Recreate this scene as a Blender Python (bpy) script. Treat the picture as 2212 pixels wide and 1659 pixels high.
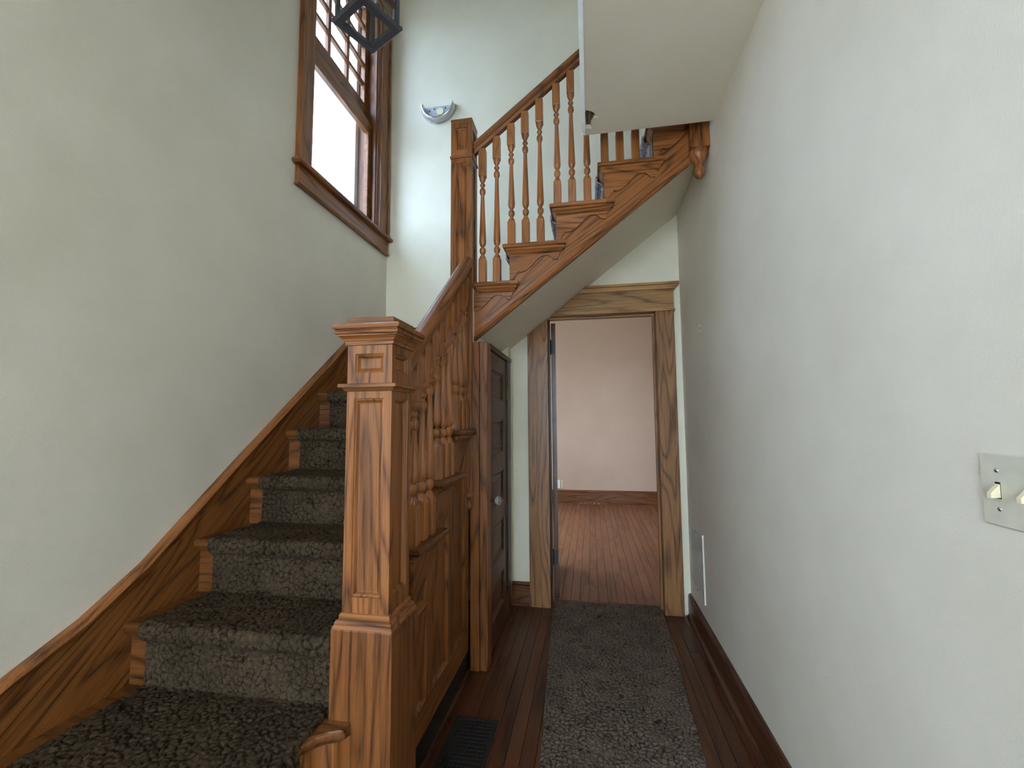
import bpy, bmesh, math, random
import numpy as np
from mathutils import Vector, Matrix

# ------------------------------------------------------------------ scene, camera, light
for o in list(bpy.data.objects):
    bpy.data.objects.remove(o)
SC = bpy.context.scene
COL = SC.collection
random.seed(7)
rng = np.random.default_rng(7)

F_PX, YAW, PITCH, ROLL, CAM_Z = 959.9, 9.9406, 4.6371, -0.3819, 1.2772
cam = bpy.data.cameras.new('camera')
cam.sensor_fit = 'HORIZONTAL'
cam.sensor_width = 36.0
cam.lens = F_PX / 2212.0 * 36.0
cam.clip_start = 0.02
camo = bpy.data.objects.new('camera', cam)
COL.objects.link(camo)
_y, _p, _r = (math.radians(a) for a in (YAW, PITCH, ROLL))
_f = Vector((-math.sin(_y) * math.cos(_p), math.cos(_y) * math.cos(_p), math.sin(_p)))
_rt = Vector((math.cos(_y), math.sin(_y), 0))
_u = _rt.cross(_f)
_r2 = _rt * math.cos(_r) + _u * math.sin(_r)
_u2 = -_rt * math.sin(_r) + _u * math.cos(_r)
camo.matrix_world = Matrix(((_r2.x, _u2.x, -_f.x, 0), (_r2.y, _u2.y, -_f.y, 0), (_r2.z, _u2.z, -_f.z, CAM_Z), (0, 0, 0, 1)))
SC.camera = camo

SKY_STRENGTH = 9.0
SKY_COLOR = (0.71, 0.845, 1.0)
EXPOSURE = 1.38
world = bpy.data.worlds.new('World')
SC.world = world
world.use_nodes = True
_bg = world.node_tree.nodes['Background']
_bg.inputs['Color'].default_value = (*SKY_COLOR, 1)
_bg.inputs['Strength'].default_value = SKY_STRENGTH
SC.view_settings.view_transform = 'Standard'
SC.view_settings.look = 'None'
SC.view_settings.gamma = 1.0
SC.view_settings.use_curve_mapping = False
SC.view_settings.exposure = EXPOSURE
SC.cycles.max_bounces = 12
SC.cycles.diffuse_bounces = 7
SC.cycles.transparent_max_bounces = 16


def portal(name, loc, rot, sx, sy):
    """daylight portal filling a window opening (gives no light of its own)"""
    l = bpy.data.lights.new(name, 'AREA')
    l.shape = 'RECTANGLE'
    l.size, l.size_y = sx, sy
    l.cycles.is_portal = True
    o = bpy.data.objects.new(name, l)
    COL.objects.link(o)
    o.location = loc
    o.rotation_euler = rot
    return o


HP = math.pi / 2
portal('stair_window_portal', (-1.70, 2.59, 3.6), (0, -HP, 0), 1.9, 0.85)      # faces +X
portal('side_window_portal', (-1.71, 0.35, 1.84), (0, -HP, 0), .75, .6)      # faces +X
portal('entry_door_portal', (-0.69, -3.59, 1.45), (HP, 0, math.pi), 1.6, 2.4)   # faces +Y
portal('fill_window_portal', (-0.42, -3.59, 4.5), (HP, 0, math.pi), .95, .9)
portal('far_window_portal', (-2.17, 5.2, 1.5), (0, -HP, 0), 1.25, 1.3)         # faces +X

# ------------------------------------------------------------------ dimensions of the place
XL, XR, YB = -1.542, 0.625, 3.164          # left wall, right wall, back wall
YF = -3.4                                  # entry wall behind the camera
CZ, CY, CX = 2.727, 2.195, 0.0             # hall ceiling height, its back edge, its left edge
UZ = 5.4                                   # upstairs ceiling
RISE, RUN1, RUN2 = 0.2031, 0.2514, 0.2570
Z3, Y3 = 0.6235, 1.2624                    # third step: tread height and nose
XN0, ZT0 = -0.707, 2.026                   # first straight tread of the upper flight
YT = 2.292                                 # front of the upper treads


# ------------------------------------------------------------------ helpers
class MB:
    def __init__(s):
        s.v, s.f, s.sm = [], [], []

    def add(s, vs, fs, smooth=False):
        n = len(s.v)
        s.v += [tuple(map(float, q)) for q in vs]
        s.f += [tuple(n + i for i in q) for q in fs]
        s.sm += [smooth] * len(fs)

    def box(s, x0, x1, y0, y1, z0, z1, bev=0.0):
        if x0 > x1: x0, x1 = x1, x0
        if y0 > y1: y0, y1 = y1, y0
        if z0 > z1: z0, z1 = z1, z0
        if bev <= 0:
            s.add([(x0, y0, z0), (x1, y0, z0), (x1, y1, z0), (x0, y1, z0), (x0, y0, z1), (x1, y0, z1), (x1, y1, z1), (x0, y1, z1)],
                  [(0, 3, 2, 1), (4, 5, 6, 7), (0, 1, 5, 4), (1, 2, 6, 5), (2, 3, 7, 6), (3, 0, 4, 7)])
            return
        b = min(bev, (x1 - x0) / 2.01, (y1 - y0) / 2.01, (z1 - z0) / 2.01)
        rings = []
        for z, i in ((z0, b), (z0 + b, 0), (z1 - b, 0), (z1, b)):
            c = b if i == 0 else b
            xa, xb, ya, yb = x0 + i, x1 - i, y0 + i, y1 - i
            if i:
                rings.append([(xa, ya, z)] * 1 + [(xb, ya, z), (xb, yb, z), (xa, yb, z)])
            else:
                rings.append([(x0 + c, y0, z), (x1 - c, y0, z), (x1, y0 + c, z), (x1, y1 - c, z), (x1 - c, y1, z), (x0 + c, y1, z), (x0, y1 - c, z), (x0, y0 + c, z)])
        b0, m0, m1, t0 = rings
        vs = b0 + m0 + m1 + t0
        fs = [(3, 2, 1, 0)]
        fs += [(4 + i, 4 + (i + 1) % 8, 12 + (i + 1) % 8, 12 + i) for i in range(8)]
        fs += [(20, 21, 22, 23)]
        fs += [(0, 1, 5, 4), (1, 2, 7, 6), (2, 3, 9, 8), (3, 0, 11, 10), (0, 4, 11), (1, 6, 5), (2, 8, 7), (3, 10, 9)]
        T, M = 20, 12
        fs += [(T + 1, T + 0, M + 0, M + 1), (T + 2, T + 1, M + 2, M + 3), (T + 3, T + 2, M + 4, M + 5), (T + 0, T + 3, M + 6, M + 7),
               (T + 0, M + 7, M + 0), (T + 1, M + 1, M + 2), (T + 2, M + 3, M + 4), (T + 3, M + 5, M + 6)]
        s.add(vs, fs)

    def prism(s, poly, d0, d1, axis):
        """polygon (2D list) extruded along axis 0/1/2; the other two axes in order give the 2D coords"""
        def P(q, d):
            if axis == 0: return (d, q[0], q[1])
            if axis == 1: return (q[0], d, q[1])
            return (q[0], q[1], d)
        n = len(poly)
        s.add([P(q, d0) for q in poly] + [P(q, d1) for q in poly],
              [tuple(range(n))[::-1], tuple(range(n, 2 * n))] + [(i, (i + 1) % n, n + (i + 1) % n, n + i) for i in range(n)])

    def loft(s, loops, cap0=True, cap1=True, smooth=False):
        n = len(loops[0])
        vs = [q for l in loops for q in l]
        fs = []
        for k in range(len(loops) - 1):
            for i in range(n):
                j = (i + 1) % n
                fs.append((k * n + i, k * n + j, (k + 1) * n + j, (k + 1) * n + i))
        s.add(vs, fs, smooth)
        if cap0: s.add(loops[0], [tuple(range(n))[::-1]])
        if cap1: s.add(loops[-1], [tuple(range(n))])

    def lathe(s, prof, cx=0, cy=0, seg=16, smooth=True, a0=0.0, a1=2 * math.pi):
        loops = [[(cx + r * math.cos(2 * math.pi * i / seg), cy + r * math.sin(2 * math.pi * i / seg), z) for i in range(seg)] for r, z in prof]
        s.loft(loops, True, True, smooth)

    def sweep(s, prof, p0, p1, side):
        """2D profile (side, up) swept from p0 to p1, plumb ends"""
        sd = Vector(side)
        L = [[tuple(Vector(p) + sd * a + Vector((0, 0, b))) for a, b in prof] for p in (p0, p1)]
        s.loft(L)

    def tube(s, pts, r, seg=8):
        pts = [Vector(p) for p in pts]
        loops = []
        for i, p in enumerate(pts):
            t = (pts[min(i + 1, len(pts) - 1)] - pts[max(i - 1, 0)]).normalized()
            a = t.cross(Vector((0, 0, 1)))
            if a.length < 1e-3: a = t.cross(Vector((1, 0, 0)))
            a.normalize()
            b = t.cross(a)
            loops.append([tuple(p + (a * math.cos(2 * math.pi * k / seg) + b * math.sin(2 * math.pi * k / seg)) * r) for k in range(seg)])
        s.loft(loops, smooth=True)

    def bar(s, p0, p1, w, h, up=(0, 0, 1)):
        p0, p1 = Vector(p0), Vector(p1)
        t = (p1 - p0).normalized()
        a = t.cross(Vector(up)).normalized()
        b = a.cross(t)
        s.loft([[tuple(p + a * (x * w / 2) + b * (y * h / 2)) for x, y in ((-1, -1), (1, -1), (1, 1), (-1, 1))] for p in (p0, p1)])


ROOT = {}


def wloc(o):
    return ROOT.get(o.name, Vector((0, 0, 0))) if o else Vector((0, 0, 0))


def link_mesh(name, mb, m, base, fix=True):
    me = bpy.data.meshes.new(name)
    vs = [(x - base.x, y - base.y, z - base.z) for x, y, z in mb.v]
    me.from_pydata(vs, [], mb.f)
    if fix:
        bm = bmesh.new()
        bm.from_mesh(me)
        bmesh.ops.recalc_face_normals(bm, faces=bm.faces)
        bm.to_mesh(me)
        bm.free()
    if any(mb.sm):
        me.polygons.foreach_set('use_smooth', mb.sm)
    me.materials.append(m)
    o = bpy.data.objects.new(name, me)
    COL.objects.link(o)
    return o


def tag(o, label=None, cat=None, group=None, kind=None):
    if label: o['label'] = label
    if cat: o['category'] = cat
    if group: o['group'] = group
    if kind: o['kind'] = kind
    return o


def thing(name, loc, label, cat, group=None, kind=None):
    o = bpy.data.objects.new(name, None)
    o.empty_display_size = 0.1
    COL.objects.link(o)
    o.location = loc
    ROOT[o.name] = Vector(loc)
    return tag(o, label, cat, group, kind)


def part(name, mb, m, parent, label=None):
    """mesh given in world coordinates, hung under parent"""
    base = ROOT[parent.name]
    o = link_mesh(name, mb, m, base)
    o.parent = parent
    ROOT[o.name] = base
    if label: o['label'] = label
    return o


def solo(name, mb, m, loc, label=None, cat=None, group=None, kind=None):
    o = link_mesh(name, mb, m, Vector(loc))
    o.location = loc
    ROOT[o.name] = Vector(loc)
    return tag(o, label, cat, group, kind)


def struct(name, mb, m, label, cat, loc=(0, 0, 0)):
    return solo(name, mb, m, loc, label, cat, kind='structure')


def panel_face(frame, panel, O, U, V, N, W, H, l, r, b, t, prof):
    """flat face W x H with one sunk panel; frame and panel are MBs; prof = [(inset, depth)]"""
    O, U, V, N = Vector(O), Vector(U), Vector(V), Vector(N)

    def P(u, v, d): return tuple(O + U * u + V * v - N * d)

    def R(i, d): return [P(l + i, b + i, d), P(W - r - i, b + i, d), P(W - r - i, H - t - i, d), P(l + i, H - t - i, d)]
    outer = [P(0, 0, 0), P(W, 0, 0), P(W, H, 0), P(0, H, 0)]
    q = R(0, 0)
    frame.add(outer + q, [(0, 1, 5, 4), (1, 2, 6, 5), (2, 3, 7, 6), (3, 0, 4, 7)])
    L = [R(i, d) for i, d in prof]
    panel.loft(L, cap0=False, cap1=True)


# ------------------------------------------------------------------ materials
def newmat(name):
    m = bpy.data.materials.new(name)
    m.use_nodes = True
    nt = m.node_tree
    return m, nt, nt.nodes['Principled BSDF']


def nd(nt, t, **kw):
    n = nt.nodes.new(t)
    for k, v in kw.items():
        if k in n.inputs: n.inputs[k].default_value = v
        else: setattr(n, k, v)
    return n


def ramp(nt, stops):
    n = nt.nodes.new('ShaderNodeValToRGB')
    e = n.color_ramp.elements
    while len(e) > 1: e.remove(e[-1])
    for i, (p, c) in enumerate(stops):
        q = e[0] if i == 0 else e.new(p)
        q.position = p
        q.color = (*c, 1) if len(c) == 3 else c
    return n


def g(v): return (v, v, v)


def srgb(r, gg, b):
    return tuple(((c / 255) / 12.92 if c / 255 <= 0.04045 else ((c / 255 + 0.055) / 1.055) ** 2.4) for c in (r, gg, b))


def mix(nt, a, b, f, mode='MIX'):
    n = nt.nodes.new('ShaderNodeMix')
    n.data_type = 'RGBA'
    n.blend_type = mode
    L = nt.links
    for s, v in ((0, f), (6, a), (7, b)):
        if hasattr(v, 'is_linked'): L.new(v, n.inputs[s])
        elif isinstance(v, tuple): n.inputs[s].default_value = (*v, 1)
        else: n.inputs[s].default_value = v
    return n.outputs[2]


def paint(name, col, smudge=0.10, rough=0.62):
    m, nt, bs = newmat(name)
    L = nt.links
    tc = nd(nt, 'ShaderNodeTexCoord')
    n1 = nd(nt, 'ShaderNodeTexNoise', Scale=1.7, Detail=5.0, Roughness=0.62)
    L.new(tc.outputs['Object'], n1.inputs['Vector'])
    r1 = ramp(nt, [(0.35, g(0)), (0.7, g(1))])
    L.new(n1.outputs['Fac'], r1.inputs['Fac'])
    c = mix(nt, col, tuple(x * (1 - smudge) * k for x, k in zip(col, (0.99, 0.985, 0.95))), r1.outputs['Color'])
    # short scuffs
    mp = nd(nt, 'ShaderNodeMapping')
    mp.inputs['Scale'].default_value = (16, 16, 55)
    mp.inputs['Rotation'].default_value = (0.5, 0.3, 0)
    L.new(tc.outputs['Object'], mp.inputs['Vector'])
    n2 = nd(nt, 'ShaderNodeTexNoise', Scale=1.0, Detail=3.0)
    L.new(mp.outputs[0], n2.inputs['Vector'])
    r2 = ramp(nt, [(0.755, g(0)), (0.80, g(0.22))])
    L.new(n2.outputs['Fac'], r2.inputs['Fac'])
    c = mix(nt, c, tuple(x * 0.55 for x in col), r2.outputs['Color'])
    L.new(c, bs.inputs['Base Color'])
    bs.inputs['Roughness'].default_value = rough
    n3 = nd(nt, 'ShaderNodeTexNoise', Scale=260.0, Detail=2.0)
    L.new(tc.outputs['Object'], n3.inputs['Vector'])
    bp = nd(nt, 'ShaderNodeBump', Strength=0.12, Distance=0.004)
    L.new(n3.outputs['Fac'], bp.inputs['Height'])
    n4 = nd(nt, 'ShaderNodeTexNoise', Scale=5.0, Detail=2.0)
    L.new(tc.outputs['Object'], n4.inputs['Vector'])
    bp2 = nd(nt, 'ShaderNodeBump', Strength=0.10, Distance=0.03)
    L.new(n4.outputs['Fac'], bp2.inputs['Height'])
    L.new(bp.outputs[0], bp2.inputs['Normal'])
    L.new(bp2.outputs[0], bs.inputs['Normal'])
    return m


OAK_L, OAK_M, OAK_D = srgb(158, 100, 53), srgb(128, 76, 36), srgb(50, 25, 11)


def oak(name, rot=(0, 0, 0), tint=1.0, rough=0.36, dark=1.0, ring=12.0, cols=None, coat=0.12):
    """varnished oak; grain runs along local Z after the rotation"""
    m, nt, bs = newmat(name)
    L = nt.links
    cl, cm, cd = cols or (OAK_L, OAK_M, OAK_D)
    cl, cm, cd = (tuple(x * tint for x in c) for c in (cl, cm, cd))
    tc = nd(nt, 'ShaderNodeTexCoord')
    oi = nd(nt, 'ShaderNodeObjectInfo')
    ad = nd(nt, 'ShaderNodeVectorMath', operation='MULTIPLY_ADD')
    L.new(oi.outputs['Random'], ad.inputs[0])
    ad.inputs[1].default_value = (13.7, 7.9, 21.3)
    L.new(tc.outputs['Object'], ad.inputs[2])
    mp0 = nd(nt, 'ShaderNodeMapping', vector_type='TEXTURE')
    mp0.inputs['Rotation'].default_value = rot
    L.new(ad.outputs[0], mp0.inputs['Vector'])

    def scaled(sx, sz):
        q = nd(nt, 'ShaderNodeMapping')
        q.inputs['Scale'].default_value = (sx, sx, sz)
        L.new(mp0.outputs[0], q.inputs['Vector'])
        return q.outputs[0]
    n1 = nd(nt, 'ShaderNodeTexNoise', Scale=1.0, Detail=1.5, Roughness=0.45)
    L.new(scaled(6.5, 0.75), n1.inputs['Vector'])
    mu = nd(nt, 'ShaderNodeMath', operation='MULTIPLY')
    L.new(n1.outputs['Fac'], mu.inputs[0])
    mu.inputs[1].default_value = ring * 2
    pp = nd(nt, 'ShaderNodeMath', operation='PINGPONG')
    L.new(mu.outputs[0], pp.inputs[0])
    pp.inputs[1].default_value = 1.0
    rr = ramp(nt, [(0.0, g(1)), (0.20, g(0.55)), (0.45, g(0.12)), (1.0, g(0))])
    L.new(pp.outputs[0], rr.inputs['Fac'])
    n2 = nd(nt, 'ShaderNodeTexNoise', Scale=1.0, Detail=3.0, Roughness=0.6)
    L.new(scaled(120, 4), n2.inputs['Vector'])
    r2 = ramp(nt, [(0.42, g(0)), (0.62, g(1))])
    L.new(n2.outputs['Fac'], r2.inputs['Fac'])
    n3 = nd(nt, 'ShaderNodeTexNoise', Scale=1.0, Detail=3.0)
    L.new(scaled(22, 1.3), n3.inputs['Vector'])
    c = mix(nt, cl, cm, n3.outputs['Fac'])
    pr = mix(nt, g(0), rr.outputs['Color'], r2.outputs['Color'])
    sc = nd(nt, 'ShaderNodeMath', operation='MULTIPLY_ADD')
    L.new(rr.outputs['Color'], sc.inputs[0])
    sc.inputs[1].default_value = 0.48 * dark
    q = nd(nt, 'ShaderNodeMath', operation='MULTIPLY')
    L.new(pr, q.inputs[0])
    q.inputs[1].default_value = 0.5 * dark
    L.new(q.outputs[0], sc.inputs[2])
    c = mix(nt, c, cd, sc.outputs[0])
    # open pores everywhere, thin
    n5 = nd(nt, 'ShaderNodeTexNoise', Scale=1.0, Detail=2.0)
    L.new(scaled(320, 9), n5.inputs['Vector'])
    r5 = ramp(nt, [(0.56, g(0)), (0.70, g(0.45 * dark))])
    L.new(n5.outputs['Fac'], r5.inputs['Fac'])
    c = mix(nt, c, cd, r5.outputs['Color'])
    n6 = nd(nt, 'ShaderNodeTexNoise', Scale=1.0, Detail=4.0, Roughness=0.65)
    L.new(scaled(88, 2.2), n6.inputs['Vector'])
    r6 = ramp(nt, [(0.50, g(0)), (0.66, g(0.48 * dark))])
    L.new(n6.outputs['Fac'], r6.inputs['Fac'])
    c = mix(nt, c, cd, r6.outputs['Color'])
    # each board its own tone
    hs = nd(nt, 'ShaderNodeHueSaturation')
    mr = nd(nt, 'ShaderNodeMapRange')
    L.new(oi.outputs['Random'], mr.inputs['Value'])
    mr.inputs['To Min'].default_value = 0.84
    mr.inputs['To Max'].default_value = 1.14
    L.new(mr.outputs[0], hs.inputs['Value'])
    L.new(c, hs.inputs['Color'])
    L.new(hs.outputs[0], bs.inputs['Base Color'])
    bs.inputs['Roughness'].default_value = rough
    bs.inputs['Coat Weight'].default_value = coat
    bs.inputs['Specular IOR Level'].default_value = 0.35
    bs.inputs['Coat Roughness'].default_value = 0.22
    bp = nd(nt, 'ShaderNodeBump', Strength=0.25, Distance=0.0012)
    bp.invert = True
    L.new(r5.outputs['Color'], bp.inputs['Height'])
    L.new(bp.outputs[0], bs.inputs['Normal'])
    return m


def plain(name, col, rough=0.5, metal=0.0, **kw):
    m, nt, bs = newmat(name)
    bs.inputs['Base Color'].default_value = (*col, 1)
    bs.inputs['Roughness'].default_value = rough
    bs.inputs['Metallic'].default_value = metal
    for k, v in kw.items():
        bs.inputs[k.replace('_', ' ')].default_value = v
    tc = nd(nt, 'ShaderNodeTexCoord')
    n = nd(nt, 'ShaderNodeTexNoise', Scale=40.0, Detail=3.0)
    nt.links.new(tc.outputs['Object'], n.inputs['Vector'])
    c = mix(nt, tuple(x * 0.86 for x in col), tuple(min(1, x * 1.1) for x in col), n.outputs['Fac'])
    nt.links.new(c, bs.inputs['Base Color'])
    return m


def glass(name, tint=(0.97, 0.99, 1.0)):
    m = bpy.data.materials.new(name)
    m.use_nodes = True
    nt = m.node_tree
    nt.nodes.clear()
    out = nd(nt, 'ShaderNodeOutputMaterial')
    tr = nd(nt, 'ShaderNodeBsdfTransparent')
    tr.inputs['Color'].default_value = (*tint, 1)
    gl = nd(nt, 'ShaderNodeBsdfGlossy', Roughness=0.02)
    lw = nd(nt, 'ShaderNodeLayerWeight', Blend=0.5)
    pw = nd(nt, 'ShaderNodeMath', operation='POWER')
    nt.links.new(lw.outputs['Facing'], pw.inputs[0])
    pw.inputs[1].default_value = 5.0
    fr = nd(nt, 'ShaderNodeMath', operation='MULTIPLY_ADD')
    nt.links.new(pw.outputs[0], fr.inputs[0])
    fr.inputs[1].default_value = 0.6
    fr.inputs[2].default_value = 0.02
    mx = nd(nt, 'ShaderNodeMixShader')
    nt.links.new(fr.outputs[0], mx.inputs[0])
    nt.links.new(tr.outputs[0], mx.inputs[1])
    nt.links.new(gl.outputs[0], mx.inputs[2])
    nt.links.new(mx.outputs[0], out.inputs[0])
    return m


def carpet_mat(name, a, b):
    m, nt, bs = newmat(name)
    L = nt.links
    tc = nd(nt, 'ShaderNodeTexCoord')
    n1 = nd(nt, 'ShaderNodeTexNoise', Scale=120.0, Detail=3.0, Roughness=0.7)
    L.new(tc.outputs['Object'], n1.inputs['Vector'])
    n2 = nd(nt, 'ShaderNodeTexNoise', Scale=7.0, Detail=3.0)
    L.new(tc.outputs['Object'], n2.inputs['Vector'])
    r1 = ramp(nt, [(0.3, g(0)), (0.7, g(1))])
    L.new(n1.outputs['Fac'], r1.inputs['Fac'])
    c = mix(nt, a, b, r1.outputs['Color'])
    r2 = ramp(nt, [(0.35, g(0.78)), (0.65, g(1.1))])
    L.new(n2.outputs['Fac'], r2.inputs['Fac'])
    c = mix(nt, c, r2.outputs['Color'], 1.0, 'MULTIPLY')
    at = nd(nt, 'ShaderNodeAttribute', attribute_name='furrow_shade')
    c = mix(nt, tuple(x * 0.16 for x in a), c, at.outputs['Fac'])  # pile colour darkened in the furrows to paint their shade
    L.new(c, bs.inputs['Base Color'])
    bs.inputs['Roughness'].default_value = 1.0
    bs.inputs['Specular IOR Level'].default_value = 0.05
    bp = nd(nt, 'ShaderNodeBump', Strength=0.7, Distance=0.004)
    L.new(n1.outputs['Fac'], bp.inputs['Height'])
    L.new(bp.outputs[0], bs.inputs['Normal'])
    return m


WALL = srgb(231, 225, 212)
M_WALL = paint('wall_paint', WALL)
M_BACK = paint('back_wall_paint', srgb(232, 227, 207))
M_CEIL = paint('ceiling_paint', srgb(238, 232, 215), 0.05)
M_PLASTER = plain('plaster_white', srgb(235, 235, 228), 0.7)
M_FAR = paint('far_room_paint', srgb(190, 165, 146), 0.08)
M_OAKZ = oak('oak_upright')
M_OAKX = oak('oak_along_x', (0, HP, 0))
M_OAKY = oak('oak_along_y', (HP, 0, 0))
SL2 = math.atan2(RISE, RUN2)
SL1 = math.atan2(RISE, RUN1)
M_BAL = oak('turned_oak', tint=1.3, dark=0.6, rough=0.3, coat=0.4)
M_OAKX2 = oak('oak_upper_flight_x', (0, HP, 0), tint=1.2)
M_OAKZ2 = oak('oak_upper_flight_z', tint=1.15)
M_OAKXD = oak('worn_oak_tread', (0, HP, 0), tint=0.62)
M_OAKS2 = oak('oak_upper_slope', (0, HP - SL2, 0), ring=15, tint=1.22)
M_OAKS1 = oak('oak_lower_slope', (-(HP - SL1), 0, 0))
DK = (srgb(112, 72, 46), srgb(84, 50, 30), srgb(40, 22, 14))
M_DOOR = oak('dark_oak_door', tint=0.75, cols=DK, rough=0.42)
M_DOORY = oak('dark_oak_door_rail', (HP, 0, 0), tint=0.75, cols=DK, rough=0.42)
M_BASE = oak('dark_baseboard_oak', (HP, 0, 0), cols=DK, tint=0.75, rough=0.4)
M_BASEX = oak('baseboard_oak_x', (0, HP, 0), tint=0.6)
M_TRIMZ = oak('door_trim_oak', cols=(srgb(172, 122, 74), srgb(140, 94, 54), srgb(70, 42, 23)), ring=14, rough=0.5, coat=0.1)
M_TRIMX = oak('door_trim_oak_x', (0, HP, 0), cols=(srgb(192, 146, 92), srgb(166, 122, 72), srgb(94, 62, 34)), rough=0.5, coat=0.1)
FL = (srgb(112, 66, 40), srgb(86, 46, 28), srgb(44, 22, 14))
M_FLOOR = oak('hall_floor_oak', (HP, 0, 0), cols=FL, tint=0.8, rough=0.38, ring=6)
FF = (srgb(150, 100, 68), srgb(128, 80, 52), srgb(70, 40, 24))
M_FFLOOR = oak('far_floor_oak', (HP, 0, 0), cols=FF, rough=0.45, ring=6, dark=0.7)
M_GAP = plain('floor_gap', srgb(30, 18, 12), 0.9)
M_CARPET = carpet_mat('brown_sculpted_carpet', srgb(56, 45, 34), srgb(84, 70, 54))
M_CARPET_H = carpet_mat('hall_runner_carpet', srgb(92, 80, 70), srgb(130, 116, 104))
M_CARPET_U = carpet_mat('window_lit_stair_carpet', srgb(128, 118, 116), srgb(182, 172, 174))  # paler carpet colour imitates window light on the upper risers
M_GLASS = glass('clear_glass')
M_DIMGLASS = glass('dimming_window_glass', (0.82, 0.85, 0.885))  # tinted to cut the daylight through the stair window
M_STEEL = plain('brushed_nickel', srgb(196, 196, 196), 0.28, 1.0)
M_PLATE = plain('sconce_plate_steel', srgb(190, 196, 206), 0.45, 0.6)
M_BLACK = plain('black_iron', srgb(26, 24, 23), 0.5)
M_BRONZE = plain('dark_bronze', srgb(84, 84, 92), 0.45, 0.5)
M_WHITE = plain('white_enamel', srgb(226, 226, 222), 0.45)
M_GRILLE = plain('painted_grille', srgb(222, 217, 205), 0.55)
M_ALMOND = plain('almond_plate', srgb(212, 207, 190), 0.5)
M_IVORY = plain('ivory_toggle', srgb(238, 226, 190), 0.4)
M_BRASS = plain('aged_brass_hinge', srgb(96, 84, 62), 0.45, 0.8)
M_LATH = plain('old_lath_wood', srgb(112, 98, 82), 0.9)
M_GROUND = plain('bounce_ground', srgb(205, 202, 196), 0.95)
M_SASH = oak('window_sash_oak', tint=0.8)
M_SASHY = oak('window_sash_oak_y', (HP, 0, 0), tint=0.8)

# ------------------------------------------------------------------ shell
T = 0.16
WY0, WY1, WZ0, WZ1 = 2.18, 3.0, 2.665, 4.50      # stair window opening
b = MB()
SY0, SY1, SZ0, SZ1 = .10, .60, 1.5, 2.18           # side window behind the viewer
b.box(XL - T, XL, YF - T, SY0, 0, UZ); b.box(XL - T, XL, SY1, WY0, 0, UZ)
b.box(XL - T, XL, SY0, SY1, 0, SZ0); b.box(XL - T, XL, SY0, SY1, SZ1, UZ)
b.box(XL - T, XL, WY1, YB + 0.126, 0, UZ)
b.box(XL - T, XL, WY0, WY1, 0, WZ0)
b.box(XL - T, XL, WY0, WY1, WZ1, UZ)
struct('wall_left', b, M_WALL, 'grey cream painted plaster wall with the stair window in it', 'wall')

DX0, DX1, DZ = -0.291, 0.455, 2.02               # doorway to the far room
b = MB()
b.box(XL, DX0 - 0.02, YB, YB + 0.126, 0, UZ)
b.box(DX1 + 0.02, XR + 1.6, YB, YB + 0.126, 0, UZ)
b.box(DX0 - 0.02, DX1 + 0.02, YB, YB + 0.126, DZ + 0.02, UZ)
struct('wall_back', b, M_BACK, 'pale green cream wall behind the stairs with the open doorway', 'wall')

b = MB()
b.box(XR, XR + T, YF - T, YB, 0, UZ)
struct('wall_right', b, M_WALL, 'long painted hall wall with light switch and white wall grille', 'wall')

# entry wall behind the camera with the glazed front door
EX0, EX1, EZ = -1.48, 0.10, 2.66
b = MB()
b.box(XL, EX0, YF - T, YF, 0, UZ)
b.box(EX1, XR, YF - T, YF, 0, UZ)
UX0, UX1, UZ0, UZ1 = -.85, 0.0, 4.1, 4.9      # unseen upstairs window added to light the stairwell
b.box(EX0, EX1, YF - T, YF, EZ, 3.0)
b = MB()
b.box(XL, EX0, YF - T, YF, 0, 3.0); b.box(EX1, XR, YF - T, YF, 0, 3.0); b.box(EX0, EX1, YF - T, YF, EZ, 3.0)
b.box(XL, UX0, YF - T, YF, 3.0, UZ); b.box(UX1, XR, YF - T, YF, 3.0, UZ)
b.box(UX0, UX1, YF - T, YF, 3.0, UZ0); b.box(UX0, UX1, YF - T, YF, UZ1, UZ)
struct('wall_front', b, M_WALL, 'painted entry wall behind the viewer with the glazed front door', 'wall')
d3 = thing('door_3', (-0.46, YF - 0.08, 0), 'wide glazed wooden front entrance behind the viewer', 'door', kind='structure')
b = MB()
for x0, x1, z0, z1 in ((EX0, EX0 + .1, 0, EZ), (EX1 - .1, EX1, 0, EZ), (EX0 + .1, EX1 - .1, 0, .3), (EX0 + .1, EX1 - .1, EZ - .1, EZ)):
    b.box(x0, x1, YF - .1, YF - .06, z0, z1)
part('door_frame', b, M_DOOR, d3)
b = MB(); b.box(EX0 + .1, EX1 - .1, YF - .083, YF - .077, .3, EZ - .1)
part('pane', b, M_GLASS, d3)
w4 = thing('fill_window', (-.42, YF - .08, UZ0), 'unseen upstairs window added above the entrance to light the stairwell', 'window', kind='structure')
b = MB()
for x0, x1, z0, z1 in ((UX0, UX0 + .06, UZ0, UZ1), (UX1 - .06, UX1, UZ0, UZ1), (UX0 + .06, UX1 - .06, UZ0, UZ0 + .06), (UX0 + .06, UX1 - .06, UZ1 - .06, UZ1)):
    b.box(x0, x1, YF - .1, YF - .06, z0, z1)
part('window_frame', b, M_DOOR, w4)
b = MB(); b.box(UX0 + .06, UX1 - .06, YF - .083, YF - .077, UZ0 + .06, UZ1 - .06); part('pane', b, M_GLASS, w4)
w3 = thing('window_3', (XL, .35, SZ0), 'wide window in the left wall behind the viewer', 'window', kind='structure')
b = MB()
for y0, y1, z0, z1 in ((SY0, SY0 + .05, SZ0, SZ1), (SY1 - .05, SY1, SZ0, SZ1), (.325, .375, SZ0, SZ1)):
    b.box(XL - .1, XL - .06, y0, y1, z0, z1)
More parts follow.
